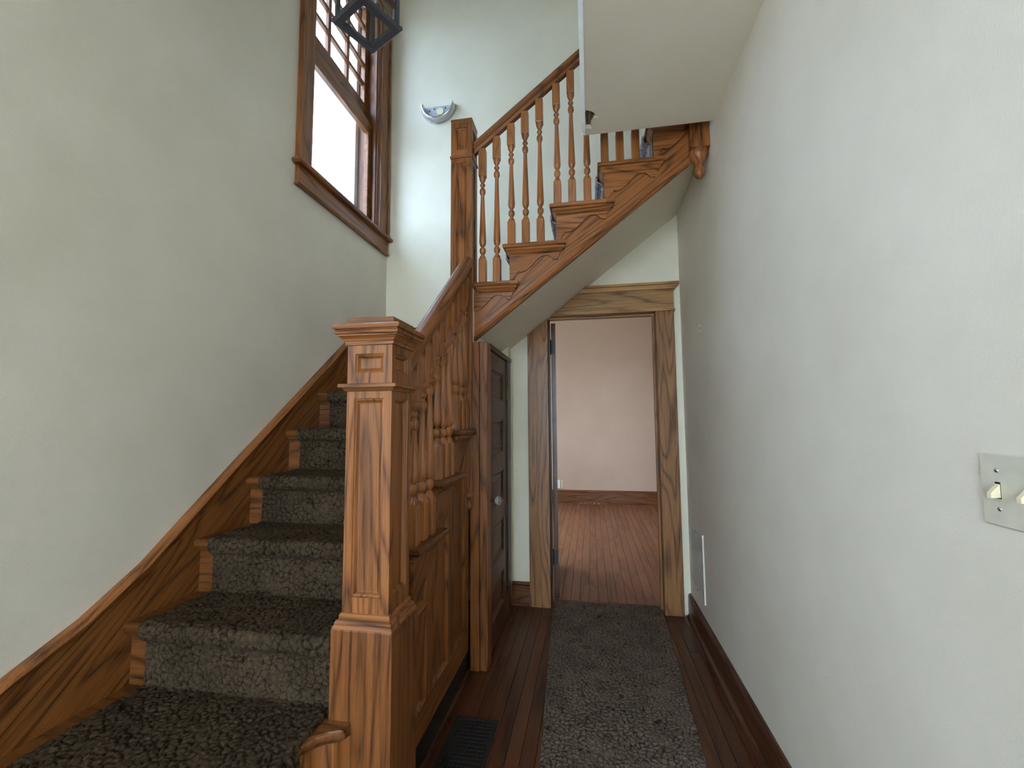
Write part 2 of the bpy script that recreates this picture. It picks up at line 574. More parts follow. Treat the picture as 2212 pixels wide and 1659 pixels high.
for y0, y1 in ((SY0 + .05, .325), (.375, SY1 - .05)):
    for z0, z1 in ((SZ0, SZ0 + .05), (SZ1 - .05, SZ1)):
        b.box(XL - .1, XL - .06, y0, y1, z0, z1)
part('window_frame', b, M_DOOR, w3)
for y0, y1 in ((SY0 + .05, .325), (.375, SY1 - .05)):
    b = MB(); b.box(XL - .083, XL - .078, y0, y1, SZ0 + .05, SZ1 - .05); part('pane', b, M_GLASS, w3)

# upstairs ceiling and hall ceiling (floor of the upper storey)
b = MB(); b.box(XL - T, XR + T, YF - T, YB + .126, UZ, UZ + .1)
struct('ceiling_upper', b, M_CEIL, 'flat ceiling over the open stairwell', 'ceiling')
HOLE = [(0.010, 2.011), (0.026, 2.017), (0.040, 2.028), (0.054, 2.046), (0.069, 2.071), (0.046, 2.074), (0.045, 2.082), (0.040, 2.100), (0.031, 2.123),
        (0.037, 2.149), (0.008, 2.145), (0.007, 2.094), (0.006, 2.060), (0.006, 2.024)]
OUT = [(CX, 0.6), (CX, CY), (XR, CY), (XR, YF), (XL, YF), (XL, 0.6)]
cl = thing('ceiling', (0.3, 1.5, CZ), 'low hall ceiling with a chipped hole at its edge by the stairs', 'ceiling', kind='structure')
me = bpy.data.meshes.new('plaster')
bm = bmesh.new()
base = ROOT['ceiling']
for loop in (OUT, HOLE):
    vs = [bm.verts.new((x - base.x, y - base.y, 0)) for x, y in loop]
    for i in range(len(vs)): bm.edges.new((vs[i], vs[(i + 1) % len(vs)]))
bmesh.ops.triangle_fill(bm, use_beauty=True, edges=bm.edges[:])
ret = bmesh.ops.extrude_face_region(bm, geom=bm.faces[:])
for v in [q for q in ret['geom'] if isinstance(q, bmesh.types.BMVert)]: v.co.z += 0.022
bmesh.ops.recalc_face_normals(bm, faces=bm.faces[:])
bm.to_mesh(me); bm.free()
me.materials.append(M_CEIL)
po = bpy.data.objects.new('plaster', me); COL.objects.link(po); po.parent = cl; ROOT[po.name] = base
b = MB()
b.box(CX + .002, XR, 0.6, CY - .002, CZ + .034, CZ + .32)
b.box(XL, XR, YF, 0.6, CZ + .034, CZ + .32)
part('floor_deck', b, M_CEIL, cl)
for i in range(3):
    b = MB(); x = 0.006 + i * .024
    b.box(x, x + .017, 1.9, CY - .01, CZ + .023 + .002 * (i % 2), CZ + .032)
    part('lath', b, M_LATH, cl)
b = MB(); b.prism([(CX - .014, CZ + .016), (CX + .004, CZ - .004), (CX + .004, CZ + .32), (CX - .014, CZ + .32)], 0.6, CY, 1)
part('corner_bead', b, M_PLASTER, cl, 'white plaster corner edge')
b = MB(); b.box(CX - .010, XR, CY, CY + .006, CZ + .002, CZ + .32)
part('edge_fascia', b, M_CEIL, cl)


# ------------------------------------------------------------------ floors with planks
def planks(parent, m, x0, x1, y0, y1, w, z, lens, th=0.012):
    shared = {}
    base = ROOT[parent.name]
    n = int(round((x1 - x0) / w))
    w = (x1 - x0) / n
    for i in range(n):
        y = y0 - random.random() * lens * .8
        while y < y1:
            ln = lens * random.choice((.6, .8, 1.0, 1.3))
            a, c = max(y, y0), min(y + ln, y1)
            y += ln
            if c - a < .05: continue
            key = round(c - a, 3)
            if key not in shared:
                q = MB(); q.box(0, w - .0016, 0, key - .0016, -th, 0, .0012)
                o = link_mesh('plank', q, m, Vector((0, 0, 0)))
                shared[key] = o.data
            else:
                o = bpy.data.objects.new('plank', shared[key]); COL.objects.link(o)
            o.parent = parent
            o.location = (x0 + i * w - base.x, a - base.y, z + random.uniform(-.0004, .0004) - base.z)


fl = thing('floor', (0, 1.6, 0), 'dark stained narrow strip oak floor of the hall', 'floor', kind='structure')
b = MB(); b.box(XL, XR + T, YF, YB, -.08, -.012)
part('subfloor', b, M_GAP, fl)
planks(fl, M_FLOOR, XL + .002, XR, -0.1, YB + .126, 0.0572, 0.0, 1.9)
b = MB(); b.box(XL, XR, YF, -.1, -.012, 0)
part('entry_floor', b, M_FLOOR, fl)

FX0, FX1, FY1, FZ = -2.0, 2.0, 7.05, 3.0
ff = thing('floor_far_room', (0, 5.2, 0), 'lighter brown strip oak floor of the room beyond the doorway', 'floor', kind='structure')
b = MB(); b.box(FX0, FX1, YB + .126, FY1, -.08, -.012)
part('subfloor', b, M_GAP, ff)
planks(ff, M_FFLOOR, FX0, FX1, YB + .126, FY1, 0.066, 0.0, 2.2)

# ------------------------------------------------------------------ far room
b = MB(); b.box(FX0 - T, FX1 + T, FY1, FY1 + T, 0, FZ)
struct('wall_far', b, M_FAR, 'pinkish beige wall seen through the open doorway', 'wall')
b = MB()
fy0, fy1, fz0, fz1 = 4.6, 5.8, .9, 2.1
b.box(FX0 - T, FX0, YB + .126, fy0, 0, FZ); b.box(FX0 - T, FX0, fy1, FY1, 0, FZ)
b.box(FX0 - T, FX0, fy0, fy1, 0, fz0); b.box(FX0 - T, FX0, fy0, fy1, fz1, FZ)
struct('wall_far_left', b, M_FAR, 'pinkish beige side wall of the far room with its window', 'wall')
b = MB(); b.box(FX1, FX1 + T, YB + .126, FY1, 0, FZ)
struct('wall_far_right', b, M_FAR, 'pinkish beige blank side wall of the far room', 'wall')
b = MB(); b.box(FX0 - T, FX1 + T, YB + .126, FY1 + T, FZ, FZ + .08)
struct('ceiling_far_room', b, M_CEIL, 'flat ceiling of the room beyond the doorway', 'ceiling')
w2 = thing('window_2', (FX0 - .08, 5.2, fz0), 'wide window of the far room out of view', 'window', kind='structure')
b = MB()
for y0, y1, z0, z1 in ((fy0, fy0 + .06, fz0, fz1), (fy1 - .06, fy1, fz0, fz1), (5.17, 5.23, fz0 + .06, fz1 - .06), (fy0 + .06, fy1 - .06, fz0, fz0 + .06), (fy0 + .06, fy1 - .06, fz1 - .06, fz1)):
    b.box(FX0 - .1, FX0 - .06, y0, y1, z0, z1)
part('window_frame', b, M_SASH, w2)
b = MB(); b.box(FX0 - .083, FX0 - .078, fy0 + .06, fy1 - .06, fz0 + .06, fz1 - .06)
part('pane', b, M_GLASS, w2)
b = MB()
b.box(FX0, FX1, FY1 - .018, FY1, 0, .165, .004)
b.box(FX0, FX1, FY1 - .026, FY1, .165, .195, .006)
b.box(FX0, FX1, FY1 - .034, FY1 - .018, 0, .02, .006)
struct('baseboard_far', b, M_BASEX, 'brown oak baseboard along the pinkish far room wall', 'baseboard')

# plug-in device on the far wall, low by the door edge
t = thing('plug_in_freshener', (-0.50, FY1, .2), 'small white plug-in unit above the far room baseboard', 'plug-in')
b = MB(); b.box(-.555, -.475, FY1 - .03, FY1, .215, .345, .006); part('body', b, M_WHITE, t)
b = MB(); b.box(-.468, -.445, FY1 - .008, FY1, .215, .345, .002); part('wall_plate', b, M_IVORY, t)

# ------------------------------------------------------------------ doorway trim, jambs, open door
def zsof(x): return 1.785 + .767 * (x + .573)


tr = thing('trim_1', (0.08, YB, 0), 'brown oak casing around the open doorway, its top corner cut by the stair soffit', 'door casing', kind='structure')
y0, y1 = YB - .032, YB
b = MB(); b.box(DX1, .577, y0, y1, 0, DZ, .003)
part('side_casing', b, M_TRIMZ, tr)
b = MB(); b.prism([(-.435, 0), (DX0, 0), (DX0, zsof(DX0) - .004), (-.435, zsof(-.435) - .004)], y0, y1, 1)
part('side_casing', b, M_TRIMZ, tr)
xa = lambda z: (z - 1.785) / .767 - .573 + .006
b = MB(); b.prism([(xa(DZ + .012), DZ + .012), (.577, DZ + .012), (.577, 2.168), (xa(2.168), 2.168)], y0 - .004, y1, 1)
part('head_casing', b, M_TRIMX, tr)
b = MB(); b.prism([(xa(DZ - .004), DZ - .004), (.584, DZ - .004), (.584, DZ + .012), (xa(DZ + .012), DZ + .012)], y0 - .012, y1, 1)
part('head_bead', b, M_TRIMX, tr)
b = MB()
b.prism([(xa(2.168), 2.168), (.587, 2.168), (.598, 2.182), (.606, 2.196), (xa(2.196), 2.196)], y0 - .016, y1, 1)
b.prism([(xa(2.196), 2.196), (.612, 2.196), (.612, 2.212), (xa(2.212), 2.212)], y0 - .034, y1, 1)
part('head_cap', b, M_TRIMX, tr)
b = MB(); b.box(DX1, DX1 + .02, YB, YB + .126, 0, DZ)
part('jamb', b, M_TRIMZ, tr)
b = MB(); b.box(DX0 - .02, DX0, YB, YB + .126, 0, DZ)
part('jamb', b, M_DOOR, tr)
b = MB(); b.box(DX0 - .02, DX1 + .02, YB, YB + .126, DZ, DZ + .02)
part('head_jamb', b, M_TRIMX, tr)
b = MB(); b.box(DX1 - .012, DX1, YB + .05, YB + .085, 0, DZ - .012); part('door_stop', b, M_TRIMZ, tr)
b = MB(); b.box(DX0, DX0 + .010, YB + .05, YB + .085, 0, DZ - .012); part('door_stop', b, M_DOOR, tr)
b = MB(); b.box(DX0, DX1, YB + .05, YB + .085, DZ - .012, DZ); part('door_stop', b, M_TRIMX, tr)
# far side casings
b = MB(); b.box(DX1, .577, YB + .126, YB + .15, 0, DZ); b.box(-.435, DX0 - .012, YB + .126, YB + .15, 0, DZ); b.box(-.435, .577, YB + .126, YB + .15, DZ, DZ + .13)
part('far_side_casing', b, M_TRIMZ, tr)

d2 = thing('door_2', (-.262, YB + .13, 0), 'dark wooden door standing open into the far room, seen edge on', 'door', kind='structure')
dy0, dy1 = YB + .14, YB + .14 + .735
dxa, dxb = -.279, -.246
fr, pn = MB(), []
fr.box(dxa, dxb, dy0, dy0 + .004, .008, 2.0); fr.box(dxa, dxb, dy1 - .004, dy1, .008, 2.0)
fr.box(dxa, dxb, dy0, dy1, .008, .012); fr.box(dxa, dxb, dy0, dy1, 1.996, 2.0)
PP = [(0, 0), (0, .004), (.012, .008), (.02, .005), (.04, .005)]
zz = [.012, .55, .95, 1.35, 1.68, 1.996]
for i in range(5):
    pn += [MB(), MB()]
    panel_face(fr, pn[-2], (dxb, dy0, zz[i]), (0, 1, 0), (0, 0, 1), (1, 0, 0), dy1 - dy0, zz[i + 1] - zz[i], .1, .1, .05, .05, PP)
    panel_face(fr, pn[-1], (dxa, dy0, zz[i]), (0, 1, 0), (0, 0, 1), (-1, 0, 0), dy1 - dy0, zz[i + 1] - zz[i], .1, .1, .05, .05, PP)
for mb_ in [fr] + pn:
    mb_.v = [(x - .080 * (y - dy0), y, z) for x, y, z in mb_.v]
hp_ = part('frame', fr, M_DOOR, d2)
for q_ in pn: part('panel', q_, M_DOORY, hp_)
for z in (1.82, .29):
    b = MB()
    b.lathe([(.007, z - .05), (.007, z + .05)], -.287, dy0 - .006, 10)
    b.lathe([(.004, z - .058), (.0085, z - .053), (.004, z - .05)], -.287, dy0 - .006, 10)
    b.lathe([(.004, z + .05), (.0085, z + .053), (.004, z + .058)], -.287, dy0 - .006, 10)
    b.box(-.283, dxb - .004, dy0 - .003, dy0 - .0005, z - .05, z + .05)
    b.box(-.2915, -.289, dy0 - .05, dy0 - .006, z - .05, z + .05)
    part('hinge', b, M_BLACK, d2)

# ------------------------------------------------------------------ baseboards
b = MB()
b.box(XR - .020, XR, YF, YB, 0, .118, .002)
b.prism([(XR - .020, .118), (XR, .118), (XR, .140), (XR - .010, .140), (XR - .018, .128)], YF, YB, 1)
b.prism([(XR - .038, 0), (XR - .018, 0), (XR - .018, .024), (XR - .026, .021), (XR - .034, .013)], YF, YB - .034, 1)
struct('baseboard_right', b, M_BASE, 'dark oak baseboard along the long right hand hall wall', 'baseboard')
b = MB()
b.box(-.562, -.436, YB - .02, YB, 0, .135, .002)
b.box(-.562, -.436, YB - .014, YB, .135, .157, .004)
b.box(-.562, -.436, YB - .034, YB - .018, 0, .02, .005)
struct('baseboard_back', b, M_BASEX, 'short oak baseboard between the closet door and the doorway casing', 'baseboard')

# ------------------------------------------------------------------ stair window
w1 = thing('window_1', (XL, 2.59, WZ0), 'tall double hung oak window with small upper panes above the stairs', 'window', kind='structure')
CXF = XL + .022
b = MB(); b.box(XL, CXF, 2.055, WY0 - .004, 2.69, WZ1, .004); b.box(CXF - .002, CXF + .008, 2.055, 2.078, 2.69, WZ1, .004); part('side_casing', b, M_OAKZ, w1)
b = MB(); b.box(XL, CXF, WY1 + .004, 3.135, 2.69, WZ1, .004); b.box(CXF - .002, CXF + .008, 3.112, 3.135, 2.69, WZ1, .004); part('side_casing', b, M_OAKZ, w1)
b = MB(); b.box(XL, CXF + .004, 2.045, 3.145, WZ1, WZ1 + .13, .004); b.box(XL, CXF + .03, 2.03, 3.16, WZ1 + .13, WZ1 + .16, .006); part('head_casing', b, M_OAKY, w1)
b = MB(); b.box(XL - T, XL + .055, 2.03, 3.162, 2.662, 2.69, .008); part('sill', b, M_OAKY, w1)
b = MB(); b.box(XL, CXF, 2.06, 3.13, 2.565, 2.662, .003); b.prism([(XL, 2.548), (XL + .034, 2.548), (XL + .034, 2.556), (XL + .024, 2.566), (XL, 2.566)], 2.055, 3.138, 1) if False else b.box(XL, XL + .034, 2.05, 3.14, 2.548, 2.566, .006)
part('apron', b, M_OAKY, w1)
# jamb linings and stops
b = MB(); b.box(XL - T, XL, WY0 - .0, WY0 + .02, 2.69, WZ1); part('jamb', b, M_SASH, w1)
b = MB(); b.box(XL - T, XL, WY1 - .02, WY1, 2.69, WZ1); part('jamb', b, M_SASH, w1)
b = MB(); b.box(XL - T, XL, WY0, WY1, WZ1 - .02, WZ1); part('jamb', b, M_SASHY, w1)
for y in (WY0 + .02, WY1 - .032):
    b = MB(); b.box(XL - .032, XL - .008, y, y + .012, 2.69, WZ1 - .02, .003); part('stop_bead', b, M_SASH, w1)
# lower sash (inner)
XS = -1.605
ls = MB()
ls.box(XS - .018, XS + .018, WY0 + .02, WY0 + .075, 2.692, 3.52, .003); ls.box(XS - .018, XS + .018, WY1 - .075, WY1 - .02, 2.692, 3.52, .003)
ls.box(XS - .018, XS + .018, WY0 + .075, WY1 - .075, 2.692, 2.765, .003); ls.box(XS - .018, XS + .018, WY0 + .075, WY1 - .075, 3.425, 3.52, .003)
lo = part('lower_sash', ls, M_SASHY, w1)
b = MB(); b.box(XS - .003, XS + .003, WY0 + .07, WY1 - .07, 2.76, 3.43); part('pane', b, M_DIMGLASS, lo)
b = MB(); b.lathe([(.012, 3.52), (.012, 3.526), (.006, 3.53), (.006, 3.54), (.014, 3.544), (.004, 3.55)], XS, 2.585, 10); b.box(XS - .006, XS + .012, 2.57, 2.625, 3.528, 3.536); part('sash_lock', b, M_BRASS, lo)
# upper sash (outer) with small panes
XU = -1.645
us = MB()
ZU0, ZU1 = 3.665, WZ1 - .07
us.box(XU - .018, XU + .018, WY0 + .02, WY0 + .072, 3.49, WZ1 - .02, .003); us.box(XU - .018, XU + .018, WY1 - .072, WY1 - .02, 3.49, WZ1 - .02, .003)
us.box(XU - .018, XU + .018, WY0 + .072, WY1 - .072, 3.49, ZU0, .003); us.box(XU - .018, XU + .018, WY0 + .072, WY1 - .072, ZU1, WZ1 - .02, .003)
up = part('upper_sash', us, M_SASHY, w1)
ya, yb_ = WY0 + .072, WY1 - .072
cw = (yb_ - ya) / 3
NR = 5
rh = (ZU1 - ZU0) / NR
for i in (1, 2):
    b = MB(); b.box(XU - .014, XU + .014, ya + i * cw - .015, ya + i * cw + .015, ZU0, ZU1, .003); part('muntin', b, M_SASH, up)
for j in range(1, NR):
    b = MB(); b.box(XU - .0138, XU + .0138, ya, yb_, ZU0 + j * rh - .012, ZU0 + j * rh + .012, .003); part('muntin', b, M_SASHY, up)
for i in range(3):
    for j in range(NR):
        b = MB(); b.box(XU - .002, XU + .002, ya + i * cw + .004, ya + (i + 1) * cw - .004, ZU0 + j * rh + .004, ZU0 + (j + 1) * rh - .004); part('pane', b, M_DIMGLASS, up)
# outside storm frame
b = MB()
for q in ((WY0 + .02, WY0 + .06, 2.69, WZ1 - .02), (WY1 - .06, WY1 - .02, 2.69, WZ1 - .02), (WY0 + .06, WY1 - .06, 2.69, 2.74), (WY0 + .06, WY1 - .06, WZ1 - .06, WZ1 - .02)):
    b.box(XL - T - .03, XL - T + .0, *q)
part('storm_frame', b, M_WHITE, w1)

b = MB(); b.box(XL - T - .017, XL - T - .013, WY0 + .05, WY1 - .05, 2.73, WZ1 - .05)
part('dimming_pane', b, M_DIMGLASS, w1)  # extra pane added to dim the stair window further

# unseen ground outside, made pale to bounce daylight onto the ceilings
b = MB(); b.box(-40, 40, -40, 40, -.7, -.6)
struct('ground', b, M_GROUND, 'unseen ground around the house, made pale to bounce light indoors', 'ground')

# ------------------------------------------------------------------ lower stair flight
def step(k): return Y3 + RUN1 * (k - 3), Z3 + RISE * (k - 3)     # nose, tread height


XO = -.597      # outer end of the lower treads
XP = -.640      # face of the panelled side of the lower flight
NOSE2 = [(.006, 0.0), (.001, -.003), (0, -.008), (0, -.017), (.003, -.021), (.012, -.023), (.016, -.028)]
NOSE = [(.014, 0.0), (.006, -.003), (.001, -.009), (0, -.016), (.002, -.023), (.008, -.029), (.014, -.032)]

s1 = thing('stair_flight', (-1.05, 1.7, 0), 'lower oak stair flight along the left wall, carpeted, with panelled side', 'staircase')
for k in range(3, 8):
    yn, z = step(k)
    yb2 = yn + RUN1 + .045
    b = MB()
    xo = XO
    if k == 3:
        # third tread: cut short in front of the newel, returns behind it
        loops = [[(XL + .03, yn + i, z + dz), (-.775, yn + i, z + dz), (-.775, yb2, z + dz), (XL + .03, yb2, z + dz)] for i, dz in NOSE]
        b.loft([loops[0]] + loops)
        part('tread', b, M_OAKXD, s1)
        b = MB()
        loops = [[(-.66, 1.44, z + dz), (xo - i, 1.44, z + dz), (xo - i, yn + .338, z + dz), (-.66, yn + .338, z + dz)] for i, dz in NOSE]
        b.loft(loops)
        part('return_nosing', b, M_OAKY, s1)
    else:
        xe = xo if k < 7 else -.74
        loops = [[(XL + .03, yn + i, z + dz), (xe - i, yn + i, z + dz), (xe - i, yb2, z + dz), (XL + .03, yb2, z + dz)] for i, dz in NOSE]
        b.loft(loops)
        part('tread', b, M_OAKXD, s1)
        if k < 7:
            tail = min(yn + .338, 2.278)
            b = MB()
            loops = [[(XP, yb2, z + dz), (xo - i, yb2, z + dz), (xo - i, tail - i, z + dz), (XP, tail - i, z + dz)] for i, dz in NOSE]
            b.loft(loops)
            part('return_nosing', b, M_OAKY, s1)
            # cove under the return and the nose
            b = MB()
            b.prism([(XP - .001, z - .032), (XP + .030, z - .032), (XP + .028, z - .038), (XP + .016, z - .050), (XP + .006, z - .058), (XP - .001, z - .058)], yn + .02, tail - .014, 1)
            part('scotia', b, M_OAKY, s1)
    b = MB()
    b.prism([(yn + .014, z - .032), (yn + .034, z - .032), (yn + .034, z - .056), (yn + .028, z - .050), (yn + .020, z - .042)], XL + .03, -.76 if k in (3, 7) else XP + .01, 0)
    part('scotia', b, M_OAKXD, s1)
    b = MB(); b.box(XL + .03, (-.775 if k == 3 else -.742 if k == 7 else XP - .022), yn + .032, yn + .050, z - RISE, z - .032)
    part('riser', b, M_OAKXD, s1)
# starting steps with the rounded end that dies against the newel
def start_step(z, off):
    o = [(XL + .03, .82 - off), (-.90, .82 - off), (-.835, .835 - off), (-.795, .875 - off), (-.778, .93 - off), (-.776, 1.08), (-.770, 1.135), (-.752, 1.172), (-.722, 1.196), (-.690, 1.210), (-.690, 1.238), (-.765, 1.238), (-.765, 1.31), (XL + .03, 1.31)]
    return o


for k, z, off in ((2, Z3 - RISE, 0), (1, Z3 - 2 * RISE, .27)):
    o = start_step(z, off)
    cxm, cym = -1.15, 1.1
    loops = []
    for i, dz in NOSE:
        lp = []
        for j, (x, y) in enumerate(o):
            if 1 <= j <= 9:
                d = Vector((x - cxm, y - cym)); d = d / d.length * i
                x, y = x - d.x, y - d.y
            lp.append((x, y, z + dz))
        loops.append(lp)
    b = MB(); b.loft(loops); part('starting_tread', b, M_OAKXD, s1)
    lp = []
    for j, (x, y) in enumerate(o):
        if 1 <= j <= 9:
            d = Vector((x - cxm, y - cym)); d = d / d.length * .03
            x, y = x - d.x, y - d.y
        lp.append((x, y))
    b = MB(); b.prism(lp, z - RISE, z - .032, 2); part('starting_riser', b, M_OAKZ, s1)

# wall stringer
b = MB()
TOPL = [(.55, .40), (.80, .505), (.975, .596), (1.15, .672), (1.33, .781), (1.715, 1.089), (2.568, 1.752), (2.72, 1.87)]
low = [(2.72, 1.30), (2.2, 1.0), (1.2, .15), (1.0, .02), (.55, .02)]
b.prism(TOPL + low, XL + .001, XL + .030, 0)
part('wall_stringer', b, M_OAKS1, s1)
b = MB()
loops = []
for y, z in TOPL:
    loops.append([(XL + .001, y, z - .012), (XL + .030, y, z - .012), (XL + .038, y, z - .009), (XL + .040, y, z + .001), (XL + .034, y, z + .009), (XL + .026, y, z + .014), (XL + .001, y, z + .014)])
b.loft(loops)
part('stringer_cap', b, M_OAKS1, s1)
# stringers of the winding steps on left and back walls
b = MB(); b.prism([(2.72, 1.40), (3.164, 1.56), (3.164, 1.93), (2.72, 1.87)], XL + .001, XL + .028, 0); part('wall_stringer', b, M_OAKS1, s1)
b = MB(); b.prism([(XL + .03, 1.6), (-.70, 1.75), (-.70, 2.16), (-1.1, 2.02), (XL + .03, 1.93)], YB - .026, YB - .001, 1); part('wall_stringer', b, M_OAKX, s1)

# winders
PV = (-.70, 2.36)
def winder(z, poly):
    b = MB(); b.prism(poly, z - .032, z, 2); part('winder_tread', b, M_OAKX, s1)
    b = MB(); b.prism([(x + .02 * (PV[0] - x) * 0, y) for x, y in poly], z - RISE + .001, z - .033, 2); part('winder_riser', b, M_OAKX, s1)


winder(Z3 + RISE * 5, [(XL + .03, 2.83), PV, (-.70, YB - .027), (XL + .03, YB - .027)])
winder(Z3 + RISE * 6, [(-1.165, YB - .027), PV, (-.70, YB - .027)])
b = MB(); b.box(XL + .03, -.742, 2.5, YB - .027, step(7)[1] - .032, step(7)[1]); part('winder_tread', b, M_OAKX, s1)

# panelled side under the lower flight: base slab in recess, stringer on top, stiles and panels
def undertread(y):
    k = int(math.floor((y - Y3 - .034) / RUN1)) + 3
    return Z3 + RISE * (min(k, 6) - 3) - .032


poly = [(1.44, .105), (2.305, .105)]
yy = [(2.305, undertread(2.29))]
for k in (6, 5, 4):
    yr = step(k)[0] + .047
    yy += [(yr, Z3 + RISE * (k - 3) - .032), (yr, Z3 + RISE * (k - 4) - .032)]
yy += [(1.44, Z3 - .032)]
poly = poly + yy
sp = MB(); sp.prism(poly, XP - .045, XP - .012, 0)
spo = part('spandrel_wall', sp, M_OAKS1, s1)


def frame_piece(name, poly, m, x0=XP - .012, x1=XP, par=None):
    q = MB(); q.prism(poly, x0, x1, 0); return part(name, q, m, par or s1)


# sawtooth stringer board (upper band)
def diag(y, off): return Z3 + RISE / RUN1 * (y - Y3) - off
st = yy + [(1.44, diag(1.44, .30)), (2.305, diag(2.305, .30))]
frame_piece('outer_stringer', st, M_OAKS1)
frame_piece('bottom_rail', [(1.44, .105), (2.305, .105), (2.305, .215), (1.44, .215)], M_OAKY)
stiles = [(1.44, 1.50), (1.700, 1.765), (1.965, 2.03), (2.235, 2.305)]
for a, c in stiles:
    frame_piece('stile', [(a, .215), (c, .215), (c, diag(c, .30)), (a, diag(a, .30))], M_OAKZ)
for (a0, a), (c, c0) in zip(stiles[:-1], stiles[1:]):
    y0p, y1p = a, c
    zb = .215
    def quad(i): return [(y0p + i, zb + i), (y1p - i, zb + i), (y1p - i, diag(y1p - i, .30) - i * 1.3), (y0p + i, diag(y0p + i, .30) - i * 1.3)]
    q = MB()
    loops = [[(XP - d, y, z) for y, z in quad(i)] for i, d in ((0, -.001), (.004, -.003), (.010, .002), (.018, .010), (.022, .0105))]
    q.loft(loops, cap0=False, cap1=True)
    part('panel', q, M_OAKZ, s1)
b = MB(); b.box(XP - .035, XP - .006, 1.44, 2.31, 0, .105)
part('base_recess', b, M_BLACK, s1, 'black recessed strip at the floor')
b = MB(); b.box(XP - .03, XP + .006, 1.43, 2.305, 0, .012, .003); part('floor_shoe', b, M_BASE, s1)
# ------------------------------------------------------------------ newel posts
def sq(cx, cy, h, z): return [(cx - h, cy - h, z), (cx + h, cy - h, z), (cx + h, cy + h, z), (cx - h, cy + h, z)]


def prof_block(cx, cy, prof):
    b = MB(); b.loft([sq(cx, cy, h, z) for h, z in prof]); return b


def panel_shaft(cx, cy, h, z0, z1, l, bt, tp, prof):
    fr, pn = MB(), []
    W = 2 * h
    for O, U, N in (((cx - h, cy - h), (1, 0, 0), (0, -1, 0)), ((cx + h, cy - h), (0, 1, 0), (1, 0, 0)),
                    ((cx + h, cy + h), (-1, 0, 0), (0, 1, 0)), ((cx - h, cy + h), (0, -1, 0), (-1, 0, 0))):
        pn.append(MB())
        panel_face(fr, pn[-1], (O[0], O[1], z0), U, (0, 0, 1), N, W, z1 - z0, l, l, bt, tp, prof)
    fr.add(sq(cx, cy, h, z0), [(3, 2, 1, 0)]); fr.add(sq(cx, cy, h, z1), [(0, 1, 2, 3)])
    return fr, pn


NCX, NCY = -.665, 1.335
n1 = thing('newel_post', (NCX, NCY, 0), 'massive square oak newel post with recessed panels and moulded cap at the stair foot', 'newel post')
part('base', prof_block(NCX, NCY, [(.094, 0), (.095, .01), (.095, .668), (.094, .672)]), M_OAKZ, n1)
part('base_moulding', prof_block(NCX, NCY, [(.094, .672), (.092, .678), (.089, .682), (.089, .688), (.086, .692), (.080, .697), (.080, .704), (.077, .710), (.074, .712)]), M_OAKX, n1)
PR = [(0, 0), (.001, .004), (.004, .003), (.007, .0045), (.011, .010), (.013, .011), (.016, .0095), (.03, .0095)]
PR1 = [(0, 0), (.001, .003), (.004, .002), (.007, .004), (.012, .011), (.014, .012), (.015, .0105), (.02, .0105)]
fr, pn = panel_shaft(NCX, NCY, .0735, .712, 1.372, .026, .045, .026, PR1)
hp_ = part('shaft', fr, M_OAKZ, n1)
for q_ in pn: part('panel', q_, M_OAKZ, hp_)
part('collar', prof_block(NCX, NCY, [(.0735, 1.368), (.079, 1.369), (.082, 1.374), (.085, 1.379), (.094, 1.380), (.094, 1.389), (.092, 1.391), (.0735, 1.392)]), M_OAKX, n1)
fr, pn = panel_shaft(NCX, NCY, .0735, 1.391, 1.520, .026, .034, .036, PR1)
hp_ = part('top_block', fr, M_OAKZ, n1)
for q_ in pn: part('panel', q_, M_OAKZ, hp_)
part('cap_moulding', prof_block(NCX, NCY, [(.073, 1.510), (.080, 1.512), (.080, 1.522), (.083, 1.524), (.086, 1.530), (.093, 1.536), (.098, 1.538), (.098, 1.541), (.103, 1.545), (.104, 1.551), (.100, 1.556), (.100, 1.558), (.107, 1.559), (.109, 1.565), (.108, 1.571), (.105, 1.573)]), M_OAKX, n1)
part('cap_block', prof_block(NCX, NCY, [(.079, 1.573), (.0795, 1.574), (.0795, 1.594), (.077, 1.597)]), M_OAKX, n1)

N2X, N2Y, N2H = -.678, 2.342, .060
n2 = thing('newel_post', (N2X, N2Y, .8), 'tall slim oak newel post at the stair turn with panelled top and drop below', 'newel post')
fr, pn = panel_shaft(N2X, N2Y, N2H, .90, 2.735, .030, .9, .03, PR)
hp_ = part('shaft', fr, M_OAKZ2, n2)
for q_ in pn: part('panel', q_, M_OAKZ2, hp_)
part('collar', prof_block(N2X, N2Y, [(.060, 2.733), (.0635, 2.734), (.0645, 2.739), (.0645, 2.748), (.060, 2.750)]), M_OAKX, n2)
fr, pn = panel_shaft(N2X, N2Y, N2H, 2.749, 2.945, .026, .03, .035, PR)
hp_ = part('top_block', fr, M_OAKZ2, n2)
for q_ in pn: part('panel', q_, M_OAKZ2, hp_)
part('cap', prof_block(N2X, N2Y, [(.060, 2.945), (.061, 2.947), (.061, 2.963), (.058, 2.966)]), M_OAKX, n2)
part('drop_collar', prof_block(N2X, N2Y, [(.050, .872), (.060, .876), (.066, .882), (.066, .893), (.063, .898), (.060, .902)]), M_OAKX, n2)
b = MB(); b.lathe([(.044, .874), (.034, .866), (.030, .858), (.034, .850), (.040, .838), (.041, .826), (.034, .812), (.022, .802), (.008, .797)], N2X + .02, N2Y - .01, 18)
part('drop', b, M_OAKZ2, n2)

